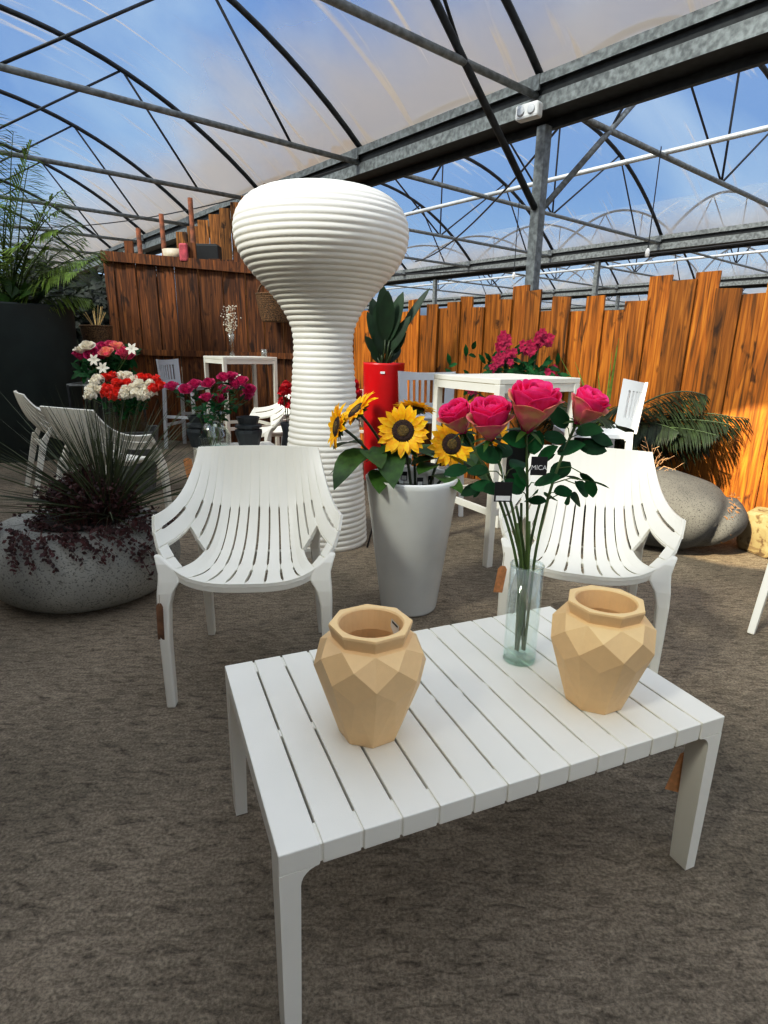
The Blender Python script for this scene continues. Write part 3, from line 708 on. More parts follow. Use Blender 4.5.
# black tags with white price stickers in the planter
for j, (px, py, rz) in enumerate(((388, 478, .2), (404, 476, -.1), (420, 482, .15), (431, 480, .4), (448, 474, -.3))):
    p = at(px, py, 2.5 + (j % 2)*.04)
    r = thing('care_tag', 'small black tag with a white price sticker among the sunflower stems', 'tag', tuple(p), rz, 'black tags in the planter')
    b = MB(); b.box((-.014, -.001, -.02), (.014, .001, .02)); b.build('card', M['black'], r)
    b = MB(); b.q((-.011, -.002, -.017), (.011, -.002, -.017), (.011, -.002, .002), (-.011, -.002, .002)); b.build('price_sticker', M['labelwhite'], r)
    b = MB(); b.tube([(0, 0, -.018), (0, .02, -.06)], .0012, 5); b.build('tie', M['black'], r)

# ------------------------------------------------------------------ glass vase with roses
GV = V((.358, 1.342, .42)); gv = thing('glass_cylinder_vase', 'tall clear glass cylinder vase on the low table', 'vase', tuple(GV), 0)
b = MB(); b.lathe([(.0405, .0), (.042, .004), (.042, .262), (.0395, .262), (.0395, .018), (0, .018)], 40); b.build('glass_wall', M['glass'], gv, smooth=True)
b = MB(); b.lathe([(.0008, .001), (.0395, .001), (.0395, .0165), (.0008, .0165)], 40); b.build('glass_base', M['glassthick'], gv, smooth=True)
b = MB(); b.lathe([(.0405, .258), (.0425, .262), (.0405, .265), (.039, .262), (.0405, .258)], 40, close=True); b.build('glass_rim', M['glass'], gv, smooth=True)

def cup(b, c, Mx, a0, span, r0, r1, hh, curl, nu=7, nvv=7, wob=.0):
    """one rose petal: curved patch wrapping the axis"""
    n0 = len(b.v)
    ph = R.uniform(0, 6)
    for j in range(nvv+1):
        t = j/nvv
        rr = r0 + (r1-r0)*math.sin(min(1, t*1.15)*pi/2) + (curl*(max(0, t-.72)/.28)**2)
        z = hh*1.3*(t**.85) - abs(curl)*.5*(max(0, t-.8)/.2)**2
        for i in range(nu+1):
            u = i/nu*2-1; w = span*(.45+.55*sin(min(1, t*1.2)*pi/2))*(1-.22*max(0, t-.75)/.25)
            a = a0+u*w/2; dip = hh*.13*(u*u)*t; rw = rr*(1+.04*sin(3*u+ph)*t)
            b.v.append(c + Mx @ V((rw*cos(a), rw*sin(a), z-dip)))
    for j in range(nvv):
        for i in range(nu): a = n0+j*(nu+1)+i; b.f.append((a, a+1, a+nu+2, a+nu+1))
def rose_head(r, c, d, s, m_in, m_out, open_=1.0):
    Mx = rot_to(d, R.uniform(0, 6)); c = V(c) - Mx @ V((0, 0, s*.72))
    b = MB()
    for k in range(3): cup(b, c, Mx, 2*pi*k/3, 2.5, s*.08, s*.24, s*.98, -s*.05)
    for k in range(3): cup(b, c, Mx, 2*pi*k/3+.6, 2.4, s*.1, s*.36, s*1.0, s*.02)
    for k in range(4): cup(b, c, Mx, 2*pi*k/4+.3, 2.0, s*.12, s*.46, s*.98, s*.06*open_)
    for k in range(5): cup(b, c, Mx, 2*pi*k/5+.9, 1.7, s*.12, s*.53, s*.9, s*.07*open_)
    b.build('inner_petals', m_in, r, smooth=True, solid=.0008)
    b = MB()
    for k in range(5): cup(b, c, Mx, 2*pi*k/5+.2+R.uniform(-.15, .15), 1.55, s*.1, s*.57, s*R.uniform(.66, .84), s*.13*open_)
    b.build('outer_petals', m_out, r, smooth=True, solid=.0008)
    b = MB()
    for k in range(5): a = 2*pi*k/5; b.leaf(c+Mx @ V((0, 0, .002)), Mx @ V((cos(a), sin(a), .2)), Mx @ V((0, 0, 1)), s*.55, s*.16, .5, .2, 4)
    b.lathe([(.004, -.012), (s*.12, -.002), (s*.14, .008)], 12, c, close=True, ax=Mx)
    b.build('calyx', M['leaf2'], r, smooth=True)
    return c
heads = [(457, 417, 1.50, .074, (-.45, -.25, .85)), (490, 418, 1.42, .088, (-.1, -.3, .95)), (533, 405, 1.40, .102, (.1, -.25, .96)), (588, 406, 1.44, .076, (.35, -.3, .85))]
leafpx = [[(467, 437), (471, 490), (456, 470)], [(488, 454), (477, 470), (494, 489), (482, 486), (519, 462), (505, 449)], [(517, 439), (514, 486), (531, 495), (536, 442), (546, 454), (546, 479), (556, 437), (523, 476)],
          [(551, 497), (561, 469), (569, 447), (559, 417), (588, 429), (593, 447), (603, 439), (578, 499), (564, 491), (576, 476), (592, 478), (602, 484), (584, 489)]]
rl = ['leftmost pink rose of the glass vase, overlapping a sunflower', 'pink rose second from the left in the glass vase', 'largest pink rose, tallest in the glass vase', 'rightmost pink rose standing apart in the glass vase']
for i, (px, py, y, s, d) in enumerate(heads):
    hp = at(px, py, y); base = GV + V((.012*cos(i*1.7+.5), .012*sin(i*1.7+.5), .03)); r = thing('rose', rl[i], 'flower', tuple(base), 0)
    c = rose_head(r, hp-base, d, s*.94, M['pink'], M['pink_out'])
    rim = V((GV.x, GV.y, .68)) - base + V(((hp.x-GV.x)*.13, (hp.y-GV.y)*.1, 0))
    q = V((0, 0, 0)); pts = [(q*(1-t)**2*(1-t) + rim*.5*3*t*(1-t)**2 + rim*1.45*3*t*t*(1-t)*1.0 + c*t**3) for t in [k/16 for k in range(17)]]
    # recompute as smooth curve through rim
    pts = []
    for k in range(17):
        t = k/16
        if t < .45: u = t/.45; pts.append(rim*u)
        else: u = (t-.45)/.55; pts.append(rim + (c-rim)*u + V((0, 0, 1))*.03*sin(pi*u)*.3 + V(((c.x-rim.x), 0, 0))*(u*u-u)*.5)
    b = MB(); b.tube(pts, .0036, 7)
    b.tube([p+V(((.013, .013, -.012, -.013)[i], .012, 0))*min(1, .25+k*.12) for k, p in enumerate(pts[:12])], .0034, 6)
    if i in (1, 2): b.tube([p+V((.002, -.013, 0))*min(1, .25+k*.12) for k, p in enumerate(pts[:11])], .0034, 6)
    bs = b; b = MB()
    for (lx, ly) in leafpx[i]:
        lp = at(lx, ly, y-.02+R.uniform(-.035, .05)) - base
        k = min(range(6, 17), key=lambda k: (pts[k]-lp-V((0, 0, -.03))).length); sp = pts[k]
        out = (lp-sp); out = out.normalized() if out.length > .01 else V((1, 0, 0))
        L = .068*R.uniform(.85, 1.15); thin = (lx, ly) in ((592, 478), (602, 484), (576, 476))
        d1 = (out + V((R.uniform(-.3, .3), R.uniform(-.3, .2), -.25))).normalized()
        nm = (cw(lp+base)*.75 + V((R.uniform(-.4, .4), R.uniform(-.3, .3), .6))).normalized()
        if thin: nm = V((0, .3, 1))
        b.leaf(lp-d1*L*.5, d1, nm, L*(.8 if thin else 1), L*(.3 if thin else .66), R.uniform(.05, .3), .12, 6)
        for sgn in (1,):
            if R.random() < .85:
                d2 = (d1 + V((R.uniform(-.8, .8), .3, R.uniform(-.5, .3)))).normalized(); b.leaf(lp-d1*L*.5, d2, nm, L*.7, L*.45, .2, .12, 5)
        bs.tube([sp, (sp+lp-d1*L*.5)/2+V((0, 0, .01)), lp-d1*L*.45], .0014, 5)
    b.build('leaves', M['leaf'], r, smooth=True); bs.build('stem', M['stem'], r, smooth=True)
# black name tags on the roses
p = at(539, 466, 1.33); r = thing('name_tag', 'black square tag lettered MICA hanging on the roses', 'tag', tuple(p), 0)
b = MB(); b.box((-.019, -.0008, -.022), (.019, .0008, .022)); b.build('card', M['black'], r)
text('MICA', .0155, M['labelwhite'], r, (0, -.0015, -.004), (pi/2, 0, 0))
b = MB(); b.tube([(0, 0, .022), (.004, .01, .04)], .0006, 5); b.build('string', M['black'], r)
p = at(503, 496, 1.33); r = thing('name_tag', 'black tag with a white price label below the rose leaves', 'tag', tuple(p), 0)
b = MB(); b.box((-.021, -.0008, -.014), (.021, .0008, .034)); b.build('card', M['black'], r)
b = MB(); b.q((-.017, -.0015, -.011), (.017, -.0015, -.011), (.017, -.0015, .001), (-.017, -.0015, .001)); b.build('price_sticker', M['labelwhite'], r)
b = MB(); b.tube([(0, 0, .034), (-.006, .01, .075)], .0008, 5); b.build('string', M['labelwhite'], r)

# ------------------------------------------------------------------ bar tables and stools
def bar_table(label, loc, rz, s, h):
    r = thing('bar_table', label, 'table', loc, rz)
    b = MB(); b.box((0, 0, h-.03), (s, s, h)); b.build('tabletop', M['white'], r, bevel=.004)
    lw = .042
    b = MB()
    for a, c in (((0, 0), (s, 0)), ((s, 0), (s, s)), ((s, s), (0, s)), ((0, s), (0, 0))):
        pass
    b.box((lw, .004, h-.075), (s-lw, .03, h-.03)); b.box((lw, s-.03, h-.075), (s-lw, s-.004, h-.03)); b.box((.004, lw, h-.075), (.03, s-lw, h-.03)); b.box((s-.03, lw, h-.075), (s-.004, s-lw, h-.03))
    b.build('apron', M['white'], r)
    for x in (0, s-lw):
        for y in (0, s-lw):
            b = MB(); b.box((x, y, 0), (x+lw, y+lw, h-.03)); b.build('leg', M['white'], r, bevel=.004)
    for y in (.012, s-.035):
        b = MB(); b.box((lw, y, .30), (s-lw, y+.024, .335)); b.build('foot_rail', M['white'], r)
    for x in (.012, s-.035):
        b = MB(); b.box((x, lw, .30), (x+.024, s-lw, .335)); b.build('foot_rail', M['white'], r)
    return r
bar_table('tall white square bar table behind the roses', (.59, 3.07, 0), .53, .60, 1.05)
bar_table('tall white bar table against the dark fence with a small flower vase', (-1.72, 6.25, 0), .62, .62, 1.08)
def bar_stool(label, loc, rz):
    r = thing('bar_stool', label, 'stool', loc, rz)
    b = MB()
    for k in range(8): b.box((-.2+k*.05+.002, -.2, .70), (-.2+(k+1)*.05-.002, .19, .725))
    b.box((-.2, -.2, .688), (.2, -.165, .722)); b.box((-.2, .15, .688), (.2, .185, .722))
    b.build('seat', M['white_far'], r, bevel=.002)
    # curved slatted back
    b = MB(); NU, NZ = 19, 10; 
    for j in range(NZ+1):
        for i in range(NU+1):
            u = -1+2*i/NU; b.v.append(V((.21*u*(1+.06*j/NZ), .20+.05*(1-u*u)+.02*j/NZ, .735+.285*j/NZ + (0 if j < NZ else .012*u*u))))
    for j in range(NZ):
        for i in range(NU):
            if i % 2 == 1 and 2 < i < NU-2 and 2 <= j <= 7: continue
            a = j*(NU+1)+i; b.f.append((a, a+1, a+NU+2, a+NU+1))
    b.build('backrest', M['white_far'], r, solid=.014)
    for sx in (-1, 1):
        for sy in (-1, 1):
            b = MB(); b.bar((sx*.205, sy*.205, 0), (sx*.185, sy*.175, .70 if sy < 0 else .74), .032, .036); b.build('leg', M['white_far'], r, bevel=.003)
    for sy in (-1, 1):
        b = MB(); b.bar((-.19, sy*.195, .28), (.19, sy*.195, .28), .022, .032); b.build('foot_rail', M['white_far'], r)
    for sx in (-1, 1):
        b = MB(); b.bar((sx*.198, -.185, .38), (sx*.198, .185, .38), .022, .032); b.build('foot_rail', M['white_far'], r)
    return r
st = bar_stool('white slatted bar stool behind the bar table, beside the red planter', (.34, 4.3, 0), rad(8))
dup(st, loc=(1.29, 3.62, 0), rz=rad(-96), label='white slatted bar stool at the right of the bar table, before the palm')
dup(st, loc=(-2.36, 6.95, 0), rz=rad(78), label='white bar stool at the left of the far bar table by the dark fence')
dup(st, loc=(-1.02, 6.95, 0), rz=rad(-75), label='white bar stool at the far bar table, half hidden by the tall lamp')

# ------------------------------------------------------------------ stone bowl planter with grass and sedum
BC = V((-1.47, 2.68, 0)); bp = thing('stone_bowl_planter', 'large round speckled grey stone bowl planter at the left edge', 'planter', tuple(BC), 0)
b = MB(); pr = []
for k in range(33):
    t = -pi/2 + k*(pi*.86)/32; pr.append((.30+.165*cos(t)**.9 if k else .001, .19+.19*sin(t)))
pr = [(.0005, 0)] + [(.20+.22*max(0, cos(-pi/2+k*(pi*.93)/34))**.75, .195+.195*sin(-pi/2+k*(pi*.93)/34)) for k in range(35)] + [(.22, .37), (.0005, .365)]
b.lathe(pr, 64, close=True)
for p in b.v: p.x *= 1.06; p.z *= 1+.05*noise.noise(p*2.5); p.y *= 1+.03*noise.noise(p*3+V((5, 0, 0)))
b.build('bowl', M['stone'], bp, smooth=True)
b = MB(); b.lathe([(.21, .372), (.12, .395), (0, .41)], 30, close=True); b.build('soil', M['dark_int'], bp, smooth=True)
gb = at(107, 505, 2.66); gb.z = .39
gp = thing('spiky_grass', 'spiky dark grass tuft fanning out of the stone bowl planter', 'plant', tuple(gb), 0)
b = MB()
for k in range(300):
    az = R.uniform(0, 2*pi); el = rad(R.choice([R.uniform(12, 50), R.uniform(35, 88), R.uniform(50, 88)]))
    d = V((cos(az)*cos(el), sin(az)*cos(el), sin(el)))
    b.blade(V((R.uniform(-.03, .03), R.uniform(-.03, .03), 0)), d, R.uniform(.55, .80)*(.85 if el > 1.1 else 1), .0105, R.uniform(.02, .22)*cos(el)+.02)
b.build('blades', M['grass'], gp)
b = MB(); b.lathe([(.055, 0), (.05, .06), (.03, .13), (.002, .16)], 14); b.build('crown', M['leaf_palm_dark'], gp, smooth=True)
sd = thing('sedum_plant', 'dark burgundy small leaved sedum spilling over the stone bowl planter', 'plant', tuple(BC + V((0, 0, .36))), 0)
b = MB(); bs = MB()
cen = V((.07, -.06, 0))
for k in range(620):
    az = R.uniform(0, 2*pi); rr = abs(R.gauss(0, .22)); rr = min(rr, .44)
    x, y = cen.x+rr*cos(az)*1.0, cen.y+rr*sin(az)*.75
    front = sin(az) < -.2
    hgt = .15*(1-rr/.42)+.04; 
    if rr > .24: hgt = -.0 - (rr-.24)*(.9 if front else .3)
    root = V((x*.72, y*.72, max(-.05, .01-.2*max(0, rr-.2)))); tip = V((x, y, hgt+R.uniform(.0, .09)))
    tip2 = root.lerp(tip, 1)
    bs.tube([root, (root+tip)/2+V((0, 0, .02)), tip], .0016, 4, caps=False)
    for q in range(9):
        t = R.uniform(.35, 1.05); p = root.lerp(tip, t)+V((R.uniform(-.012, .012), R.uniform(-.012, .012), .02*4*t*(1-t)*.25+R.uniform(-.01, .01)))
        b.leaf(p, V((R.uniform(-1, 1), R.uniform(-1, 1), R.uniform(-.2, .9))), V((R.uniform(-1, 1), R.uniform(-1, 1), .6)), R.uniform(.016, .03), R.uniform(.012, .02), .1, .1, 2)
# strands hanging over the front
for k in range(34):
    a = R.uniform(-2.7, -.35); ex = R.uniform(.05, .9)
    pts = []
    for q in range(9):
        t = -.0 + q/8; th = 1.25 - t*ex*1.1
        rr = .20+.22*max(0, cos(th))**.75+.016; z = .195+.195*sin(th)-.36+.02
        pts.append(V((rr*cos(a+.03*q)*1.06, rr*sin(a+.03*q), z)))
    bs.tube(pts, .0013, 4, caps=False)
    for p in pts[2:]:
        for q in range(3): b.leaf(p+V((R.uniform(-.012, .012), R.uniform(-.012, 0), R.uniform(-.01, .012))), V((R.uniform(-1, 1), R.uniform(-1, .2), R.uniform(-.8, .6))), V((0, -1, .4)), R.uniform(.014, .026), R.uniform(.01, .018), .1, .1, 2)
b.build('leaves', M['sedum'], sd); bs.build('stems', mat('reddish_brown_stem', (84, 44, 34), .7), sd)

# ------------------------------------------------------------------ dark pebble planter, rock
pc = V((1.80, 3.56, 0)); pp = thing('pebble_planter', 'dark grey sack shaped stone planter by the fence, cinched at its right end', 'planter', tuple(pc), -.34)
b = MB(); NU, NV = 64, 36
for j in range(NV+1):
    th = -pi/2 + pi*j/NV
    for i in range(NU):
        a = 2*pi*i/NU; x = cos(a)*cos(th); y = sin(a)*cos(th); z = sin(th)
        P = V((x*.46, y*.34, .225+z*.225))
        # pinch between main body and right lobe
        g_ = math.exp(-((P.x-.27-.10*z)/.045)**2); k = 1-.27*g_
        P.y *= k; P.z = .225+(P.z-.225)*(k if P.z > .225 else 1)
        if z > 0 and P.x < .25: P.z += .05*math.exp(-((P.x+.1)/.22)**2)
        P.z = max(P.z, .0)
        P *= 1+.02*noise.noise(P*5)
        P.z = max(P.z, .0)
        b.v.append(P)
for j in range(NV):
    for i in range(NU): a = j*NU+i; c = j*NU+(i+1) % NU; b.f.append((a, c, c+NU, a+NU))
b.build('body', M['darkstone'], pp, smooth=True)
b = MB()
for k in range(70):
    z = .10+.33*R.random(); b.leaf(V((.275+.08*(z/.45)+R.uniform(-.02, .02), -.198*math.sqrt(max(0, 1-((z-.225)/.22)**2))+R.uniform(-.006, .004), z*.9)), V((R.uniform(-1, 1), R.uniform(-.6, 0), R.uniform(-1, 1))), V((0, -1, .3)), .026, .006, .2, .1, 2)
o = b.build('dry_moss', mat('brown_moss', (128, 92, 60), .9), pp); o['kind'] = 'stuff'
tw = thing('dry_twigs', 'pale dry twigs growing out of the dark sack shaped planter', 'plant', tuple(pc+V((-.12, .02, .47))), 0)
b = MB()
for (px, py) in ((645, 437), (652, 445), (662, 452), (668, 458), (655, 460), (676, 470)):
    e = at(px, py, 3.45) - V(tw.location); b.tube([(0, 0, -.03), e*.5+V((0, 0, .03)), e], [.004, .003, .0015], 5)
    for q in range(4): s_ = e*(.4+.15*q); b.tube([s_, s_+V((R.uniform(-.05, .06), R.uniform(-.02, .02), R.uniform(.0, .06)))], .0013, 4)
b.build('twigs', M['twig'], tw)
rk = MB(); rc = V((2.40, 3.44, 0))
prs = [(-.13, -.11), (.02, -.16), (.15, -.1), (.17, .09), (.03, .16), (-.13, .1)]
for z, s in ((0, .92), (.05, 1.0), (.17, .97), (.26, .80)):
    for (x, y) in prs: rk.v.append(V((x*s+R.uniform(-.012, .012), y*s+R.uniform(-.012, .012), z+R.uniform(-.012, .012)*(z > 0))))
for j in range(3):
    for i in range(6): a = j*6+i; c = j*6+(i+1) % 6; rk.f.append((a, c, c+6, a+6))
rk.f += [(5, 4, 3, 2, 1, 0), (18, 19, 20, 21, 22, 23)]
tag(rk.build('stone_block', M['limestone'], loc=rc, bevel=.018, rot=(0, 0, .3)), 'rough yellow limestone block on the ground by the fence at the right', 'rock')

# ------------------------------------------------------------------ foliage helpers
def frond(b, bs, base, d, L, droop, nl, ll, lw, hang=.5, twist=0):
    base, d = V(base), V(d).normalized(); pts = []
    for i in range(nl+1):
        t = i/nl; pts.append(base + d*L*t + V((0, 0, -1))*droop*L*t*t)
    bs.tube(pts, [.008*(1-.8*i/nl)+.001 for i in range(nl+1)], 5, caps=False)
    for i in range(2, nl+1):
        t = i/nl; dd = (pts[i]-pts[i-1]).normalized(); s = dd.cross(V((0, 0, 1)))
        if s.length < .05: s = V((1, 0, 0))
        s.normalize(); l = ll*(sin(pi*min(1, .15+.85*t))**.6+.1)
        for sg in (-1, 1):
            v = (s*sg*.8 + dd*.75 + V((0, 0, -hang*R.uniform(.5, 1.2)))).normalized()
            b.leaf(pts[i], v, V((0, 0, 1)), l*R.uniform(.85, 1.1), lw, .25, .1, 3)
def pot(name, label, c, rt, rb, h, m, soil=True):
    r = thing(name, label, 'planter', tuple(c), 0)
    b = MB(); b.lathe([(rb, 0), (rb*1.02, .01), (rt, h-.02), (rt*1.01, h), (rt*.94, h), (rt*.92, h-.08), (0, h-.08)], 56); b.build('pot', M[m], r, smooth=True)
    b = MB(); b.lathe([(rt*.91, h-.075), (0, h-.06)], 30, close=True); b.build('soil', M['dark_int'], r)
    return r
# giant dark planter and palm
GP = V((-3.95, 6.35, 0)); gpz = 1.56
pot('giant_round_planter', 'giant dark green grey round planter at the left edge', GP, .60, .56, gpz, 'bigpot')
pm = thing('areca_palm', 'large arching palm in the giant dark planter', 'plant', tuple(GP+V((0, 0, gpz-.08))), 0)
b = MB(); bs = MB()
for (az, el, L, dr_) in [(-.3, 62, 1.5, .28), (.15, 50, 1.35, .34), (-.75, 66, 1.7, .25), (-1.2, 68, 1.8, .25), (.5, 58, 1.3, .3), (-.5, 40, 1.15, .35), (1.2, 60, 1.2, .3), (-1.6, 55, 1.4, .3), (.0, 76, 1.9, .22), (-2.3, 60, 1.5, .3), (-1.0, 78, 2.1, .18), (-.1, 30, .9, .35), (2.6, 55, 1.2, .3), (-.9, 50, 1.3, .35), (-1.4, 78, 2.0, .1), (-.25, 68, 1.7, .42), (-.45, 60, 1.6, .45), (-.1, 72, 1.9, .4), (-.7, 72, 1.6, .38), (-.35, 48, 1.3, .4), (.2, 66, 1.6, .4), (-.95, 62, 1.7, .4), (-.55, 80, 2.1, .3)]:
    az += .1; e = rad(el); frond(b, bs, (R.uniform(-.06, .06), R.uniform(-.06, .06), 0), (cos(az)*cos(e), sin(az)*cos(e), sin(e)), L*1.12, dr_, 40, .36, .017, .5)
b.build('fronds', M['leaf_palm'], pm); bs.build('stems', M['stem'], pm, smooth=True)
pm = thing('leafy_plant', 'broad leaved green plant at the rim of the giant dark planter', 'plant', tuple(GP+V((.15, -.25, gpz-.08))), 0)
b = MB()
for k in range(22):
    az = R.uniform(-2.6, .6); b.leaf((R.uniform(-.1, .25), R.uniform(-.08, .1), .03), (cos(az), sin(az), R.uniform(.6, 1.8)), (0, -.6, .7), R.uniform(.22, .4), R.uniform(.1, .15), .35, .2, 5)
b.build('leaves', M['leaf2'], pm, smooth=True)
# dark hedge behind and left
hd = MB()
for k in range(5200):
    p = V((R.uniform(-6.2, -3.15), R.uniform(7.9, 8.6), R.uniform(0, 2.35))); 
    if p.z > 2.1+.2*sin(p.x*5): continue
    hd.leaf(p, V((R.uniform(-1, 1), R.uniform(-1, .2), R.uniform(-.5, .8))), V((0, -1, .6)), R.uniform(.1, .2), R.uniform(.05, .09), .2, .1, 2)
hd.box((-6.2, 8.5, 0), (-3.2, 8.7, 2.1))
tag(hd.build('hedge', M['hedge']), 'dense dark hedge in the shade behind the giant planter', 'hedge')
# wicker basket with branches beside the dark fence
def basket(label, c, rt, rb, h, hang=False):
    r = thing('wicker_basket', label, 'basket', tuple(c), 0)
    b = MB(); n = 14; pr = []
    for k in range(n*4+1):
        t = k/(n*4); rr = rb+(rt-rb)*t**.7; pr.append((rr+.006*abs(sin(k*pi/4)), h*t))
    pr += [(rt-.015, h), (rb-.01, .02), (.001, .02)]
    b.lathe(pr, 36, close=True)
    for i, p in enumerate(b.v): p.x *= 1+.012*((i % 36) % 2); p.y *= 1+.012*((i % 36) % 2)
    b.build('weave', M['wicker'], r, smooth=True)
    b = MB(); b.tube([(rt*cos(2*pi*k/24), rt*sin(2*pi*k/24), h) for k in range(25)], .012, 6, caps=False); b.build('rim', M['wicker'], r, smooth=True)
    return r
p = at(97, 335, 7.15); bk = basket('round wicker basket between the giant planter and dark fence', (p.x, p.y, p.z-.12), .17, .14, .22)
b = MB(); b.box((p.x-.2, p.y-.2, 0), (p.x+.2, p.y+.2, .03)); b.box((p.x-.2, p.y-.2, p.z-.16), (p.x+.2, p.y+.2, p.z-.12))
for sx in (-.18, .18):
    for sy in (-.18, .18): b.bar((p.x+sx, p.y+sy, 0), (p.x+sx, p.y+sy, p.z-.13), .03)
tag(b.build('plant_stand', M['wood_dark']), 'tall dark wooden stand carrying the wicker basket', 'stand')
b = MB()
for k in range(9): a = R.uniform(0, 6.28); b.tube([(0, 0, .1), (.05*cos(a), .05*sin(a), .25), (.12*cos(a), .12*sin(a), R.uniform(.34, .46))], .005, 5)
tag(b.build('dry_branches', mat('pale_straw', (210, 180, 120), .8), loc=bk.location), 'pale dry stems standing in the wicker basket', 'branches')
p = at(276, 322, 7.12); bk2 = basket('wicker basket hanging on the dark fence beside the tall lamp', (p.x, p.y, p.z), .22, .15, .30)
b = MB(); b.tube([(.2*cos(pi*k/12), 0, .3+.17*sin(pi*k/12)) for k in range(13)], .012, 6); b.build('handle', M['wicker'], bk2, smooth=True)

# red planter with strelitzia
RP = V((.0, 5.35, 0)); RP.x = at(384, 363, 5.35).x
pot('red_planter', 'tall shiny red round planter by the fence', RP, .185, .17, 1.07, 'redpot')
b = MB(); b.q((-.03, -.1915, .98), (.01, -.1915, .98), (.01, -.1915, 1.0), (-.03, -.1915, 1.0)); o = b.build('price_sticker', M['labelwhite'], [x for x in bpy.data.objects if x.name == 'red_planter'][0])
o['label'] = 'small white sticker below the rim'
sp_ = thing('strelitzia_plant', 'tall bird of paradise plant with paddle leaves in the red planter', 'plant', tuple(RP+V((0, 0, 1.0))), 0)
b = MB(); bs = MB()
for (tx, ty, L, W_, side) in ((388, 290, .62, .13, 0), (378, 300, .5, .13, 0), (398, 300, .45, .12, 0), (432, 288, .5, .07, 1), (366, 312, .42, .10, -1), (412, 318, .42, .1, 1), (362, 338, .32, .09, -1), (409, 335, .34, .09, 1), (368, 352, .25, .08, -1), (404, 352, .26, .08, 1), (392, 322, .4, .12, 0), (383, 284, .6, .12, 0), (371, 296, .5, .12, -1), (403, 292, .5, .12, 1), (396, 335, .3, .1, 1), (376, 330, .3, .1, -1)):
    tip = at(tx, ty, 5.35+R.uniform(-.15, .15)) - V(sp_.location); mid = V((tip.x*.3, tip.y*.3, tip.z*.4))
    bs.tube([(R.uniform(-.03, .03), 0, 0), mid*.7, mid], [.012, .009, .006], 6)
    dv = tip-mid; b.leaf(mid, dv+V((0, 0, .1 if side else 0)), V((-.3*side, -1, .3+abs(side)*.5)), dv.length, W_*1.1, .12*abs(side), .25, 8)
b.build('leaves', M['strel'], sp_, smooth=True); bs.build('stems', M['stem_dark'], sp_, smooth=True)

# palm by the right fence
PP = V((1.62, 4.28, 0)); pot('dark_planter', 'dark round planter hidden behind the bar table, holding the low palm', PP, .2, .16, .62, 'bigpot')
pm = thing('dwarf_palm', 'dark feathery palm spreading its fronds before the orange fence', 'plant', tuple(PP+V((0, 0, .58))), 0)
b = MB(); bs = MB()
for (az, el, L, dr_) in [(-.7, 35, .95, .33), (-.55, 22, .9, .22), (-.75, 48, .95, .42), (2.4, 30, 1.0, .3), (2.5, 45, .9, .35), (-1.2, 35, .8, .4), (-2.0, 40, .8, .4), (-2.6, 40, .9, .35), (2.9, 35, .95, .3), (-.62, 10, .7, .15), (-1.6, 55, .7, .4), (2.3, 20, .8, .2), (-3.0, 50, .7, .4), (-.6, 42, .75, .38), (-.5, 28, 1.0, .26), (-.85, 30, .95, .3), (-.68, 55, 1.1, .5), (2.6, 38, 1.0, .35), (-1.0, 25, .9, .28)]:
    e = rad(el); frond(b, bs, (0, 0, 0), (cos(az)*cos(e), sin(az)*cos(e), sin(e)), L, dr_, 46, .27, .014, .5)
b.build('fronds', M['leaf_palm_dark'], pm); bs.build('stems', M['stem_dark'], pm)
# spiky blades upright beside palm
bl = thing('spiky_plant', 'upright spiky leaves rising before the fence right of the magenta flowers', 'plant', tuple(PP+V((.02, .06, .58))), 0)
b = MB()
for (px, py) in ((619, 338), (617, 345), (612, 352), (560, 357), (575, 362), (598, 372), (560, 380)):
    e = at(px, py, 4.3)-V(bl.location); b.blade((0, 0, 0), e, e.length, .03, .0, 5, V((0, 1, 0)))
b.build('blades', M['leaf_palm'], bl)

# ------------------------------------------------------------------ generic blossoms
def pompom(b, c, r, n=26, d=None):
    """ruffled carnation head"""
    c = V(c)
    for k in range(n):
        t = (k+.5)/n; ph = k*2.39996; z = 1-1.35*t; rr = math.sqrt(max(0, 1-z*z)); dv = V((rr*cos(ph), rr*sin(ph), z))
        side = dv.cross(V((R.uniform(-1, 1), R.uniform(-1, 1), R.uniform(-1, 1)))).normalized()
        p = c+dv*r*.25; q = c+dv*r*R.uniform(.85, 1.08); w = r*.42
        n0 = len(b.v); b.v += [p-side*w*.3, p+side*w*.3, q+side*w+dv.cross(side)*w*.3, q+dv*r*.06, q-side*w-dv.cross(side)*w*.3]; b.f.append((n0, n0+1, n0+2, n0+3, n0+4))
    b.lathe([(.0, -r*.7), (r*.6, -r*.3), (r*.72, 0), (r*.6, r*.4), (.0, r*.7)], 10, c, close=True)
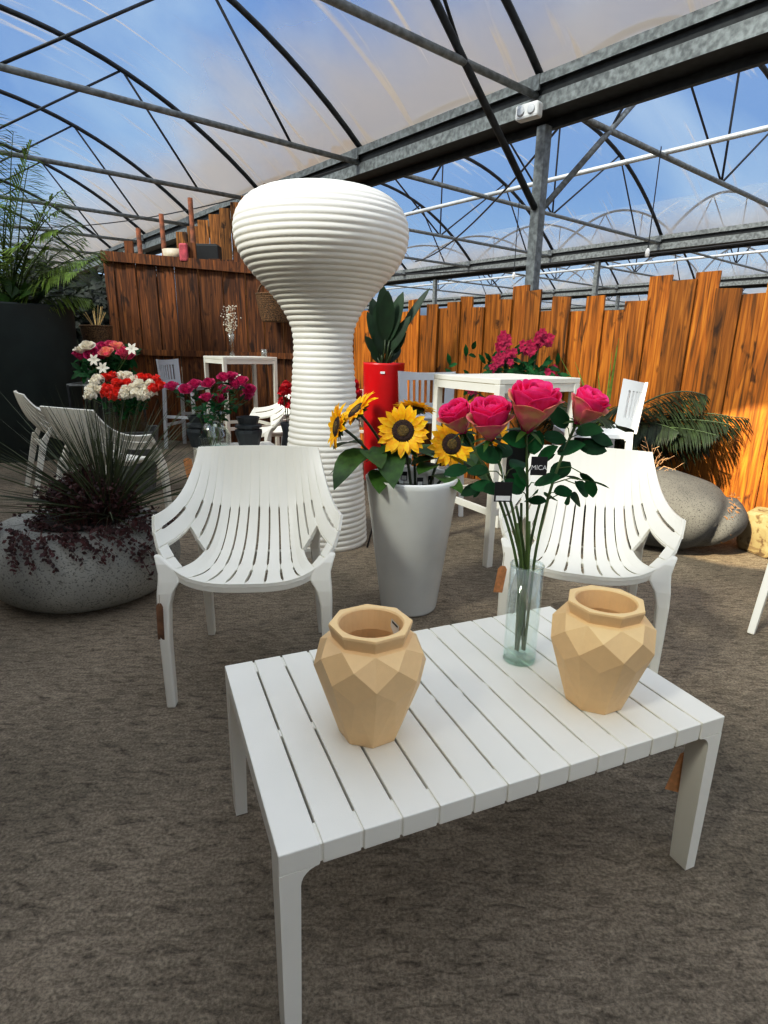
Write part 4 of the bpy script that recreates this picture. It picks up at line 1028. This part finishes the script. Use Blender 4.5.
def small_flower(name, label, cat, base, head, r, m, kind, group, lm='leaf'):
    t = thing(name, label, cat, tuple(base), 0, group); h = V(head)-V(base)
    b = MB()
    if kind == 'rose':
        Mx = rot_to((R.uniform(-.3, .3), R.uniform(-.9, -.2), 1)); c = h - Mx @ V((0, 0, r*.5))
        for k in range(3): cup(b, c, Mx, 2.1*k, 2.4, r*.1, r*.45, r*1.15, 0, 5, 4)
        for k in range(4): cup(b, c, Mx, 1.6*k+.5, 1.9, r*.1, r*.75, r*1.1, r*.12, 5, 4)
        for k in range(5): cup(b, c, Mx, 1.26*k+.9, 1.5, r*.1, r*.95, r*.9, r*.25, 5, 4)
    elif kind == 'pom': pompom(b, h, r)
    b.build('petals', m, t, smooth=(kind == 'rose'))
    b = MB(); b.tube([(0, 0, 0), V((h.x*.3, h.y*.3, h.z*.55)), h-V((0, 0, r*.4))], .003, 5)
    b.build('stem', M['stem'], t)
    b = MB()
    for k in range(9):
        q = R.uniform(.5, .97); p = V((h.x*q*q, h.y*q*q, h.z*q)); b.leaf(p, (R.uniform(-1, 1), R.uniform(-1, .4), R.uniform(-.3, .5)), (0, -.5, 1), r*R.uniform(1, 1.6), r*.7, .25, .1, 3)
    b.build('leaves', M[lm], t)
# carnations red & white in a dark square pot
CP = V((-1.98, 4.75, 0)); CP.x = at(130, 430, 4.75).x
r = thing('square_planter', 'grey square planter holding the red and white carnations', 'planter', tuple(CP), .3)
b = MB()
for z0, z1, w0, w1 in ((0, .5, .16, .21),):
    n0 = len(b.v); 
    for z, w in ((0, .15), (.52, .21), (.52, .19), (.44, .185)):
        b.v += [V((-w, -w, z)), V((w, -w, z)), V((w, w, z)), V((-w, w, z))]
    for i in range(3):
        for k in range(4): a = n0+i*4+k; c = n0+i*4+(k+1) % 4; b.f.append((a, c, c+4, a+4))
    b.f += [(n0+3, n0+2, n0+1, n0), (n0+12, n0+13, n0+14, n0+15)]
b.build('pot', M['darkstone'], r, bevel=.008)
b = MB()
for k in range(500):
    a = R.uniform(0, 6.28); b.blade((R.uniform(-.1, .1), R.uniform(-.1, .1), .44), (cos(a)*.5, sin(a)*.5, 1), R.uniform(.15, .3), .006, .1, 3)
o = b.build('dried_grass', mat('dry_brown_grass', (96, 78, 48), .8, island=.4), r)
car = [(95,383,'w'),(101,391,'w'),(91,390,'w'),(105,379,'r'),(112,377,'r'),(98,380,'w'),(117,384,'r'),(108,389,'r'),(121,377,'w'),(128,377,'w'),(128,384,'r'),(135,381,'w'),(133,389,'w'),(140,385,'w'),(142,379,'r'),(148,379,'r'),(150,385,'w'),(126,391,'w'),(137,394,'w'),(146,391,'w'),(154,389,'r'),(155,380,'r'),(160,386,'r'),(107,394,'r'),(117,392,'r'),(124,396,'w'),(151,393,'w'),(90,396,'w'),(114,397,'r'),(143,397,'w')]
for (px, py, k) in car:
    y = 4.75 - (py-376)*.012 + R.uniform(-.03, .03); hp = at(px, py, y)
    small_flower('carnation', 'ruffled %s carnation in the grey square planter' % ('white' if k == 'w' else 'scarlet'), 'flower', CP+V((R.uniform(-.08, .08), R.uniform(-.08, .08), .45)), hp, .047, M['cream' if k == 'w' else 'red'], 'pom', '%s carnations' % ('white' if k == 'w' else 'scarlet'), 'leaf')
# peonies and lilies on a black stand further back
SP0 = at(105, 372, 5.9); zt = at(105, 384, 5.9).z
r = thing('black_plant_stand', 'black metal stand behind the carnations carrying a black bucket', 'stand', (SP0.x, 5.9, 0), .1)
b = MB(); b.box((-.3, -.2, zt-.43), (.3, .2, zt-.40)); b.build('shelf', M['black'], r)
for sx in (-.29, .29):
    for sy in (-.19, .19): b = MB(); b.bar((sx, sy, 0), (sx, sy, zt), .02); b.build('leg', M['steel_dark'], r)
b = MB()
for sy in (-.19, .19): b.bar((-.3, sy, zt), (.3, sy, zt), .02)
for sx in (-.29, .29): b.bar((sx, -.19, zt), (sx, .19, zt), .02)
b.build('top_rail', M['steel'], r)
bu = pot('black_bucket', 'black bucket of artificial peonies on the stand', V((SP0.x+.0, 5.9, zt-.40)), .17, .13, .36, 'black')
pe = [(82,352,'w'),(88,348,'w'),(96,350,'d'),(104,349,'d'),(112,347,'p'),(107,354,'P'),(117,348,'P'),(124,354,'p'),(129,357,'p'),(92,356,'d'),(80,357,'d'),(101,357,'d')]
for (px, py, k) in pe:
    hp = at(px, py, 5.8+R.uniform(-.1, .12)); mm = {'w': 'cream', 'd': 'rosepink', 'p': 'peony', 'P': 'pink_out'}[k]
    nm = {'w': 'cream white', 'd': 'dark pink', 'p': 'light pink', 'P': 'salmon pink'}[k]
    small_flower('peony', 'round %s peony bloom in the black bucket' % nm, 'flower', V((SP0.x+R.uniform(-.08, .08), 5.9+R.uniform(-.08, .08), zt-.1)), hp, .062, M[mm], 'rose', nm+' peonies')
for (px, py) in ((103, 368), (132, 349), (94, 360)):
    hp = at(px, py, 5.62); t = thing('lily', 'open white lily with six pointed petals among the peonies', 'flower', (SP0.x, 5.8, zt-.1), 0, 'white lilies'); h = hp-V(t.location)
    b = MB(); Mx = rot_to(V((.1, -1, .3)))
    for k in range(6): a = k*pi/3; b.leaf(h, Mx @ V((cos(a), sin(a), .35)), Mx @ V((0, 0, 1)), .062, .03, .3, .15, 4)
    b.build('petals', M['cream'], t, smooth=True)
    b = MB(); b.tube([(0, 0, 0), h*.6, h], .004, 5); b.build('stem', M['stem'], t)
b = MB()
for k in range(90): 
    a = R.uniform(0, 6.28); p = at(R.uniform(80, 133), R.uniform(352, 380), R.uniform(5.85, 6.1)); b.leaf(p-V((SP0.x, 5.9, zt)), (cos(a), -.3, sin(a)), (0, -1, .5), .12, .05, .2, .1, 3)
o = b.build('greenery', M['leaf'], loc=(SP0.x, 5.9, zt)); tag(o, 'dark green filler leaves between the peonies', 'foliage', kind='stuff')

# low rose table: bulbous glass vase and black faceted pots
TB = .41
def LT(x, y): return V((-1.333+x*cos(TB)-y*sin(TB), 4.12+x*sin(TB)+y*cos(TB), .42))
gvp = LT(.14, .30); 
r = thing('bulbous_glass_vase', 'clear bulbous glass vase on the small low table', 'vase', tuple(gvp), 0); r.scale = (1.1, 1.1, 1.25)
def vpro(z):  # radius by height
    return np.interp(z, [0, .03, .08, .13, .17, .2, .225], [.085, .108, .115, .09, .058, .062, .085])
pr = [(float(vpro(z)), z) for z in np.linspace(0, .225, 26)]
b = MB(); b.lathe(pr + [(x-.004, z) for x, z in reversed(pr[1:])] + [(.0005, .012)], 36, close=True); b.build('glass_body', M['glass'], r, smooth=True)
b = MB(); b.lathe([(.0005, .002), (.083, .002), (.09, .012), (.0005, .012)], 30, close=True); b.build('glass_base', M['glassthick'], r, smooth=True)
rs_ = [(172,388),(186,391),(207,399),(209,385),(224,379),(231,378),(225,391),(236,386),(249,391),(248,398),(220,400),(242,383),(195,386)]
for i, (px, py) in enumerate(rs_):
    hp = at(px, py, 4.42+R.uniform(-.08, .08)); a = R.uniform(0, 6.28)
    small_flower('pink_rose', 'magenta pink rose in the bulbous glass vase', 'flower', gvp+V((.04*cos(a), .04*sin(a), .03)), hp, .046, M['rosepink'], 'rose', 'magenta roses on the low table', 'leaf')
t = thing('gypsophila_sprig', 'sprig of tiny white blossoms among the magenta roses', 'flower', tuple(gvp+V((0, 0, .05))), 0)
b = MB(); bs = MB()
for k in range(60):
    p = at(R.uniform(231, 241), R.uniform(374, 388), 4.5+R.uniform(-.05, .05))-V(t.location); b.lathe([(0, -.006), (.007, 0), (0, .006)], 5, p, close=True)
    if k % 8 == 0: bs.tube([(0, 0, 0), p*.6, p], .0012, 4)
b.build('blossoms', M['white_speck'], t); bs.build('stems', M['stem'], t)
def dark_pot(label, c, s, rz=0):
    r = thing('black_faceted_pot', label, 'vase', tuple(c), rz)
    b = MB(); ring = [(.062, 0), (.088, .10), (.086, .118), (.07, .122), (.07, .128), (.086, .132), (.086, .148), (.062, .155), (.062, .16), (.076, .2), (.07, .2), (.058, .16), (.05, .02), (.0005, .02)]
    b.lathe([(x*s, z*s) for x, z in ring], 10, close=True); b.build('body', M['anth'], r, bevel=.001); return r
dark_pot('black faceted pot left of the bulbous glass vase', LT(.05, .44), 1.22)
dark_pot('black faceted pot right of the bulbous glass vase', LT(.40, .28), 1.2, .2)
kp = LT(.06, .47)
b = MB(); b.box((-.012, -.001, -.012), (.012, .001, .012)); tag(b.build('price_label', M['labelwhite'], loc=at(193, 406, kp.y-.09)), 'tiny white price label above the left black pot', 'label')
t = thing('leafy_sprig', 'green sprig standing in the left black pot', 'plant', tuple(kp+V((0, 0, .1))), 0)
b = MB()
for k in range(26): a = R.uniform(0, 6.28); b.leaf((0, 0, R.uniform(.05, .2)), (cos(a), sin(a), R.uniform(.2, 1.2)), (0, 0, 1), .08, .03, .3, .1, 3)
b.build('leaves', M['leaf2'], t)
# gypsophila vase on far bar table
fx = V((-1.72, 6.25, 0)) + Matrix.Rotation(.62, 3, 'Z') @ V((.25, .38, 1.08))
r = thing('slender_glass_vase', 'slender glass vase with white blossoms on the far bar table', 'vase', tuple(fx), 0)
pr = [(.03, 0), (.022, .05), (.028, .15), (.045, .24)]
b = MB(); b.lathe(pr+[(x-.003, z) for x, z in reversed(pr)], 20, close=True); b.build('glass_body', M['glass'], r, smooth=True)
t = thing('gypsophila_bunch', 'bunch of tiny white blossoms standing in the slender glass vase', 'flower', tuple(fx+V((0, 0, .02))), 0)
b = MB(); bs = MB()
for k in range(170):
    z = R.uniform(.22, .52); w = .065*(1-abs(z-.4)/.25)+.015; p = V((R.gauss(0, w*.6), R.gauss(0, w*.6), z)); s_ = R.uniform(.005, .011); b.lathe([(0, -s_), (s_, 0), (0, s_)], 5, p, close=True)
    if k % 7 == 0: bs.tube([(0, 0, 0), V((0, 0, .2)), p], .0015, 4)
b.build('blossoms', M['white_speck'], t); bs.build('stems', M['twig'], t)
# glass tumbler at the far bar table edge
fx2 = V((-1.72, 6.25, 0)) + Matrix.Rotation(.62, 3, 'Z') @ V((.52, .12, 1.08))
r = thing('glass_jar', 'small clear glass jar at the corner of the far bar table', 'jar', tuple(fx2), 0)
b = MB(); b.lathe([(.03, 0), (.034, .01), (.034, .08), (.031, .08), (.031, .012), (0, .012)], 20); b.build('glass_body', M['glass'], r, smooth=True)
# red flowers behind lamp on both sides
for (px, py, y, lab, n) in ((288, 396, 4.7, 'bunch of crimson carnations peeping out left of the tall lamp', 7), (352, 393, 5.0, 'bunch of crimson flowers peeping out right of the tall lamp', 8)):
    c = at(px, py, y); t = thing('crimson_flower_bunch', lab, 'flower', (c.x, c.y, 0 if False else .42), 0)
    b = MB(); hl = c-V(t.location)
    for k in range(n): pompom(b, hl+V((R.uniform(-.05, .05), R.uniform(-.05, .05), R.uniform(-.11, .1))), .045, 22)
    b.build('petals', M['deepred'], t)
    b = MB()
    for k in range(5): b.tube([(R.uniform(-.02, .02), 0, -.1), hl+V((R.uniform(-.04, .04), 0, 0))], .003, 5)
    b.build('stems', M['stem_dark'], t)
    b = MB(); b.lathe([(.07, .0), (.08, .02), (.05, .22), (.07, .3), (.064, .3), (.045, .22), (.07, .03), (0, .03)], 20, (0, 0, -.12)); o = b.build('vase', M['anth'], t, smooth=True)
    sd_ = thing('side_stool', 'low white stand behind the tall lamp carrying ' + ('the left' if px < 300 else 'the right') + ' crimson bunch', 'stand', (c.x, c.y, 0), 0)
    b = MB(); b.box((-.1, -.1, .27), (.1, .1, .30)); b.build('top', M['white_far'], sd_, bevel=.003)
    for sx in (-.08, .08):
        for sy in (-.08, .08): b = MB(); b.bar((sx, sy, 0), (sx, sy, .27), .025); b.build('leg', M['white_far'], sd_)
# magenta orchids by the fence
OC = V((at(520, 400, 4.9).x, 4.75, 0)); 
pot('dark_planter', 'dark round planter hidden behind the bar table, holding magenta flowers', OC, .17, .14, .55, 'bigpot')
t = thing('magenta_flower_bush', 'bush of magenta flowers on thin stems before the orange fence', 'plant', tuple(OC+V((0, 0, .5))), 0)
b = MB(); bs = MB(); lf_ = MB()
for (cx, cy, sx, sy, n) in ((503, 343, 7, 9, 26), (504, 357, 9, 7, 30), (541, 339, 8, 7, 22), (530, 348, 8, 6, 14), (470, 388, 6, 6, 12), (495, 365, 6, 4, 8), (548, 375, 8, 8, 10)):
    for k in range(n):
        p = at(R.gauss(cx, sx*.5), R.gauss(cy, sy*.5), 4.75+R.uniform(-.1, .1))-V(t.location)
        for q in range(5): a = q*1.257+k; b.leaf(p, (cos(a), -.3, sin(a)), (0, -1, .1), .034, .03, .2, .1, 2)
    e = at(cx, cy, 4.75)-V(t.location); bs.tube([(0, 0, 0), V((e.x*.4, 0, e.z*.6)), e], .005, 5)
for k in range(140):
    p = at(R.gauss(515, 26), R.gauss(378, 12), 4.8+R.uniform(-.1, .1))-V(t.location); lf_.leaf(p, (R.uniform(-1, 1), -.4, R.uniform(-.5, 1)), (0, -1, .5), .1, .04, .2, .1, 3)
b.build('blossoms', M['magenta'], t); bs.build('stems', M['stem_dark'], t); lf_.build('leaves', M['leaf'], t)

# ------------------------------------------------------------------ light
w = bpy.data.worlds.new('world'); sc.world = w; w.use_nodes = True; nt = w.node_tree; nd = nt.nodes; lk = nt.links
bg = nd['Background']; tc = nd.new('ShaderNodeTexCoord'); sx = nd.new('ShaderNodeSeparateXYZ'); lk.new(tc.outputs['Generated'], sx.inputs[0])
rp = nd.new('ShaderNodeValToRGB'); e = rp.color_ramp.elements
e[0].position = 0; e[0].color = (.03, .035, .03, 1); e[1].position = 1; e[1].color = (.09, .19, .42, 1)
for p_, c_ in ((.03, (.05, .055, .06, 1)), (.10, (.30, .42, .58, 1)), (.22, (.16, .29, .51, 1)), (.5, (.105, .225, .47, 1))):
    x = e.new(p_); x.color = c_
lk.new(sx.outputs[2], rp.inputs[0])
nz = nd.new('ShaderNodeTexNoise'); nz.inputs['Scale'].default_value = 2.6; nz.inputs['Detail'].default_value = 6; nz.inputs['Distortion'].default_value = .5; lk.new(tc.outputs['Generated'], nz.inputs['Vector'])
cr = nd.new('ShaderNodeMapRange'); cr.inputs['From Min'].default_value = .48; cr.inputs['From Max'].default_value = .72; cr.inputs['To Max'].default_value = .5; lk.new(nz.outputs['Fac'], cr.inputs['Value'])
hz = nd.new('ShaderNodeMapRange'); hz.inputs['From Min'].default_value = .04; hz.inputs['From Max'].default_value = .15; lk.new(sx.outputs[2], hz.inputs['Value'])
mu = nd.new('ShaderNodeMath'); mu.operation = 'MULTIPLY'; lk.new(cr.outputs[0], mu.inputs[0]); lk.new(hz.outputs[0], mu.inputs[1])
mx = nd.new('ShaderNodeMix'); mx.data_type = 'RGBA'; lk.new(mu.outputs[0], mx.inputs[0]); lk.new(rp.outputs[0], mx.inputs[6]); mx.inputs[7].default_value = (.75, .78, .82, 1)
lk.new(mx.outputs[2], bg.inputs[0]); bg.inputs[1].default_value = 1.35

def sun(name, d, e_, ang_, col):
    l = bpy.data.lights.new(name, 'SUN'); l.energy = e_; l.angle = rad(ang_); l.color = col; o = bpy.data.objects.new(name, l); C.objects.link(o)
    o.rotation_euler = V(d).to_track_quat('-Z', 'Y').to_euler(); return o
sun('sun_light', (.62, .50, -.72), 5.6, 9, (1, .90, .76))
sun('sky_fill_sun', (.15, .25, -1), 3.1, 150, (1, .90, .77))  # second, very wide sun added as soft neutral fill
def spot(name, p, tgt, e_, ang_, blend, size, col):
    l = bpy.data.lights.new(name, 'SPOT'); l.energy = e_; l.spot_size = rad(ang_); l.spot_blend = blend; l.shadow_soft_size = size; l.color = col
    o = bpy.data.objects.new(name, l); C.objects.link(o); o.location = p; o.rotation_euler = (V(tgt)-V(p)).to_track_quat('-Z', 'Y').to_euler(); return o
spot('sunbeam_spot', (-.45, .9, 3.0), (2.52, 3.84, .14), 2800, 15, .05, .03, (1, .86, .62))  # spot added under the roof to make the sunny patch by the fence

sc.view_settings.view_transform = 'Standard'
sc.view_settings.look = 'None'
sc.view_settings.exposure = 0
sc.view_settings.use_curve_mapping = True
cm = sc.view_settings.curve_mapping; cv = cm.curves[3]
cv.points.new(.20, .165); cv.points.new(.70, .74); cm.update()
sc.cycles.max_bounces = 8; sc.cycles.transparent_max_bounces = 24; sc.cycles.use_denoising = True
bpy.context.view_layer.update()
